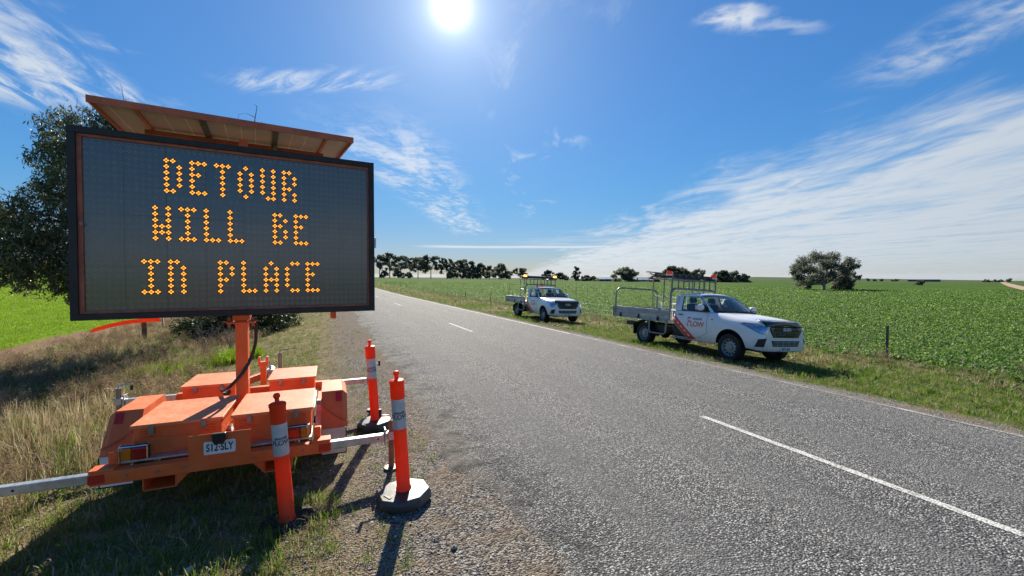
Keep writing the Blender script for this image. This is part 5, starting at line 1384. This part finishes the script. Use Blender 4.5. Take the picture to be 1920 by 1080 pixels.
def stalks(n, h, seed, mat='grass_brown'):
    """bushy dead weed: thin stalks with seed heads"""
    r = random.Random(seed); V, F = [], []
    def blade(p, q, w):
        d = (q-p); s = d.cross(Vector((r.uniform(-1, 1), r.uniform(-1, 1), r.uniform(-1, 1)))).normalized()*w/2
        o = len(V); V.extend([tuple(p-s), tuple(p+s), tuple(q+s*.5), tuple(q-s*.5)]); F.append((o, o+1, o+2, o+3))
    for k in range(n):
        a = r.uniform(0, 6.28); l = h*r.uniform(.5, 1); p = Vector((r.uniform(-.1, .1), r.uniform(-.1, .1), 0)); d = Vector((math.cos(a)*r.uniform(0, .45), math.sin(a)*r.uniform(0, .45), 1)).normalized()
        m_ = p+d*l*.5+Vector((r.uniform(-.03, .03), r.uniform(-.03, .03), 0)); e = p+d*l
        blade(p, m_, .005); blade(m_, e, .004)
        for _ in range(7):
            q = m_.lerp(e, r.random()); s = Vector((r.uniform(-1, 1), r.uniform(-1, 1), r.uniform(-.1, 1))).normalized()*l*r.uniform(.08, .2)
            blade(q, q+s, .0035); blade(q+s*.6, q+s*1.15, .011)
    me = bpy.data.meshes.new('stalks'); me.from_pydata(V, [], F); me.materials.append(M[mat]); me.update(); return me
def scatter(name, label, cat, protos, pts):
    """pts: array of x,y,z,scale,rotz,tilt,index -> one ground-cover object"""
    pts = np.asarray(pts, float); n = len(pts)
    me = bpy.data.meshes.new(name); me.vertices.add(n); me.vertices.foreach_set('co', pts[:, :3].astype(np.float32).reshape(-1))
    for nm, ty, arr in (('sc', 'FLOAT', pts[:, 3]), ('ix', 'INT', pts[:, 6].astype(np.int32))):
        at_ = me.attributes.new(nm, ty, 'POINT'); at_.data.foreach_set('value', arr)
    rot = np.stack([pts[:, 5], np.zeros(n), pts[:, 4]], 1).astype(np.float32)
    at_ = me.attributes.new('ro', 'FLOAT_VECTOR', 'POINT'); at_.data.foreach_set('vector', rot.reshape(-1))
    o = link(bpy.data.objects.new(name, me)); tag(o, label, cat, kind='stuff')
    ng = bpy.data.node_groups.new(name, 'GeometryNodeTree'); N, Lk = ng.nodes, ng.links
    ng.interface.new_socket('Geometry', in_out='INPUT', socket_type='NodeSocketGeometry'); ng.interface.new_socket('Geometry', in_out='OUTPUT', socket_type='NodeSocketGeometry')
    gi, go = N.new('NodeGroupInput'), N.new('NodeGroupOutput'); ip = N.new('GeometryNodeInstanceOnPoints'); jn = N.new('GeometryNodeJoinGeometry')
    for p in protos:
        oi = N.new('GeometryNodeObjectInfo'); oi.inputs['Object'].default_value = p; oi.inputs['As Instance'].default_value = True
        Lk.new(oi.outputs['Geometry'], jn.inputs[0])
    def na(nm, ty):
        a = N.new('GeometryNodeInputNamedAttribute'); a.data_type = ty; a.inputs['Name'].default_value = nm; return a.outputs[0]
    er = N.new('FunctionNodeEulerToRotation'); Lk.new(na('ro', 'FLOAT_VECTOR'), er.inputs[0])
    Lk.new(gi.outputs[0], ip.inputs['Points']); Lk.new(jn.outputs[0], ip.inputs['Instance']); ip.inputs['Pick Instance'].default_value = True
    Lk.new(na('ix', 'INT'), ip.inputs['Instance Index']); Lk.new(er.outputs[0], ip.inputs['Rotation']); Lk.new(na('sc', 'FLOAT'), ip.inputs['Scale'])
    Lk.new(ip.outputs[0], go.inputs[0])
    md = o.modifiers.new('scatter', 'NODES'); md.node_group = ng
    return o
def polar(n, r0, r1, a0, a1, power):
    """points with density ~ r^-power in a sector round the camera (degrees clockwise from +Y)"""
    k = 2-power; u = RNG.random(n)
    r = (r0**k+u*(r1**k-r0**k))**(1/k) if abs(k) > 1e-6 else r0*(r1/r0)**u
    a = np.radians(RNG.uniform(a0, a1, n)); return r*np.sin(a), r*np.cos(a), r
def mk(x, y, sc, nproto, tilt=.15, idx=None, sink=0.):
    n = len(x); z = gz(x, y)-sink
    return np.stack([x, y, z, sc, RNG.uniform(0, 6.28, n), RNG.normal(0, tilt, n), idx if idx is not None else RNG.integers(0, nproto, n)], 1)
def clump(x, y, s, seed, thr=0.):
    """smooth patchiness in 0..1"""
    return .5+.25*(np.sin(x*s+seed)+np.sin(y*s*1.3+seed*2+1.7*np.sin(x*s*.7)))*1.0
# under the trailer footprint nothing tall grows
def tall_ok(x, y): return ~((x > -1.95) & (x < .75) & (y > 2.9) & (y < 7.4))

# right field: leafy crop
cp = [proto('crop', crop_plant(7, .082, 'crop_leaf', s)) for s in range(3)] + [proto('crop', crop_plant(6, .08, 'crop_pale', 8))]
x, y, r = polar(190000, 13.5, 140, 6, 82, 1.5); k = x > 13.55+.25*np.sin(y*1.3)
x, y, r = x[k], y[k], r[k]
pt = clump(x, y, .35, 2.)*.5+clump(x, y, 1.3, 6.)*.5
k = RNG.random(len(x)) < np.clip(1.25-pt*.75, .3, 1); x, y, r, pt = x[k], y[k], r[k], pt[k]
ix = np.where(RNG.random(len(x)) < np.clip((pt-.35)*.9, .08, .5), 3, RNG.integers(0, 3, len(x)))
scatter('crop_plants', 'dense leafy green crop filling the right paddock', 'crop', cp, mk(x, y, (.8+.7*RNG.random(len(x)))*(1.15-.4*pt)*np.clip((r/24)**.62, 1, 4), 4, .25, ix))
# right verge grass
gr = [proto('tuft', tuft(16, .17, .09, .007, 'grass_green', .7, s)) for s in range(3)] + [proto('tuft', tuft(16, .15, .10, .006, 'grass_dry', .9, s+9)) for s in range(2)] + [proto('weed', crop_plant(6, .10, 'weed', 31))]
x, y, r = polar(60000, 7, 120, 3, 86, 1.5); k = (x > 7.95+.12*np.sin(y*2.1)) & (x < 13.7); x, y, r = x[k], y[k], r[k]
dry = (clump(x, y, .55, 3.) > .66) | (x < 8.35+.3*np.sin(y*.8)) | ((x > 12.2) & (RNG.random(len(x)) < .35))
ix = np.where(dry & (RNG.random(len(x)) < .8), RNG.integers(3, 5, len(x)), np.where(RNG.random(len(x)) < .12, 5, RNG.integers(0, 3, len(x))))
under = (x > 8.9) & (x < 11) & (((y > 6.4) & (y < 12.4)) | ((y > 17) & (y < 23)))
sc = (.55+.7*RNG.random(len(x)))*np.clip((r/14)**.45, .9, 2.5)*np.where(x < 8.5, .55, 1)*np.where(under, .5, 1)*np.where(clump(x, y, 1.1, 8.) > .7, 1.4, 1)
scatter('verge_grass', 'green and straw coloured grass on the far verge', 'grass', gr, mk(x, y, sc, 6, idx=ix))
st_ = [proto('stalks', stalks(10, .40, s)) for s in range(2)]
n = 260; y = RNG.uniform(4, 60, n); x = 12.9+RNG.normal(0, .35, n)
scatter('fence_weeds', 'brown dead weeds along the wire fence', 'weeds', st_, mk(x, y, RNG.uniform(.6, 1.1, n), 2))
# left verge
gl_ = [proto('tuft', tuft(20, .11, .11, .005, 'grass_dry', 1.1, s+20)) for s in range(3)] + [proto('tuft', tuft(16, .12, .08, .006, 'grass_green', .8, s+30)) for s in range(2)]
x, y, r = polar(42000, 1.6, 40, -62, 20, 1.15); k = (x < .75+.25*np.sin(y*1.7)) & (x > -8.7) & ((x < .05) | (RNG.random(len(x)) < .30)); x, y, r = x[k], y[k], r[k]
green = (clump(x, y, 1.3, 5.) > .80) & (RNG.random(len(x)) < .5)
green &= tall_ok(x, y) | (RNG.random(len(x)) < .12)
ix = np.where(green, RNG.integers(3, 5, len(x)), RNG.integers(0, 3, len(x)))
scatter('short_verge_grass', 'short dry grass and green shoots around the trailer', 'grass', gl_, mk(x, y, (.5+.7*RNG.random(len(x)))*np.where(x > -.3, .6, 1), 5, .3, ix))
tl = [proto('tuft', tuft(26, .50, .14, .007, 'grass_dry', .75, 41)), proto('tuft', tuft(26, .48, .14, .007, 'grass_green', .6, 42)), proto('stalks', stalks(14, .62, 43)), proto('stalks', stalks(14, .55, 44, 'grass_dry')), proto('weed', stalks(16, .5, 45, 'weed')), proto('weed', stalks(26, .46, 46, 'weed_dark'))]
x, y, r = polar(13000, 3.6, 40, -50, 6, 1.2); k = (x < -2.1+.4*np.sin(y*.9)) & (x > -8.6) & tall_ok(x, y) & (RNG.random(len(x)) < np.clip((-1.7-x)/1.5, 0, 1)); x, y, r = x[k], y[k], r[k]
brown = clump(x, y, .62, 1.2) > .62
g2 = clump(x, y, .8, 4.4) > .58
u = RNG.random(len(x))
ix = np.where(brown, np.where(u < .6, 2, 3), np.where(g2, np.where(u < .40, 4, np.where(u < .62, 5, np.where(u < .68, 1, 3))), np.where(u < .16, 0, np.where(u < .55, 3, np.where(u < .78, 2, np.where(u < .96, 4, 1))))))
dark = (np.hypot(x+3.9, y-8.0) < 1.1) | (np.hypot(x+3.1, y-6.9) < .7)
ix = np.where(dark, np.where(u < .85, 5, 4), ix)
scatter('tall_verge_weeds', 'tall dry and green weeds on the bank left of the trailer', 'weeds', tl, mk(x, y, (.40+.45*RNG.random(len(x)))*np.where(dark, 1.35, 1.), 6, .2, ix))
n = 70; a = RNG.uniform(0, 6.28, n); rr_ = RNG.uniform(.22, .36, n)
scatter('grass_round_base', 'dry grass growing over the base of the shaded bollard', 'grass', gl_, mk(-.313+rr_*np.cos(a), 3.75+rr_*np.sin(a), RNG.uniform(.7, 1.1, n), 3, .3))
# bright green shoots beyond the trailer
n = 420; a = RNG.uniform(0, 6.28, n); rr_ = np.sqrt(RNG.random(n)); cx, cy = at(320, 9.6); c2x, c2y = at(425, 10.6)
wch = RNG.random(n) < .5
x = np.where(wch, cx, c2x)+rr_*np.cos(a)*.75; y = np.where(wch, cy, c2y)+rr_*np.sin(a)*.6
scatter('bright_green_grass', 'bright green sunlit grass behind the trailer boxes', 'grass', [proto('tuft', tuft(22, .34, .1, .009, 'cereal', .6, 61))], mk(x, y, RNG.uniform(.6, 1.2, n), 1))
# left field
ce = [proto('tuft', tuft(12, .12, .10, .010, 'cereal', .6, s+70)) for s in range(3)]
x, y, r = polar(46000, 14, 120, -50, 6, 1.6); k = x < -9.7+.25*np.sin(y*1.1); x, y, r = x[k], y[k], r[k]
scatter('cereal_crop', 'bright yellow green young cereal in the left paddock', 'crop', ce, mk(x, y, (.6+.6*RNG.random(len(x)))*np.clip((r/22)**.6, .9, 3.), 3))
# gravel
pb = [proto('pebble', pebble(s, 'stone' if s % 3 else 'stone_pale')) for s in range(6)]
x, y, r = polar(26000, 2.2, 16, -20, 40, 1.3); k = (x > -.7) & (x < 1.32+.1*np.sin(y*2)) & (RNG.random(len(x)) < np.clip(.25+.9*clump(x, y, 2.2, 2.), .1, 1)); x, y = x[k], y[k]
scatter('shoulder_gravel', 'loose grey gravel along the near road shoulder', 'gravel', pb, mk(x, y, .004+.010*RNG.random(len(x))**3, 6, .5, sink=-.001))
x, y, r = polar(9000, 6, 40, 10, 70, 1.3); k = (x > 7.45) & (x < 8.3); x, y = x[k], y[k]
scatter('far_edge_gravel', 'gravel and litter along the far road edge', 'gravel', pb, mk(x, y, .006+.014*RNG.random(len(x))**2, 6, .5))
for i, (px, py, s, lb) in enumerate(((850, 1047, .035, 'dark flat stone lying alone on the gravel at the bottom'), (345, 1074, .05, 'pale stone in the dark grass at the bottom edge'), (460, 1074, .035, 'small grey stone in the grass right of the pale one'))):
    D = 800*1.9/(py-523); x, y = at(px, D)
    o = link(bpy.data.objects.new('loose_stone', pebble(90+i, 'stone' if i != 1 else 'stone_pale'))); o.location = (x, y, G(x, y)+s*.3); o.scale = (s, s*.8, s*.7); o.rotation_euler = (0, 0, i)
    tag(o, lb, 'stone', 'loose stones on the verge')
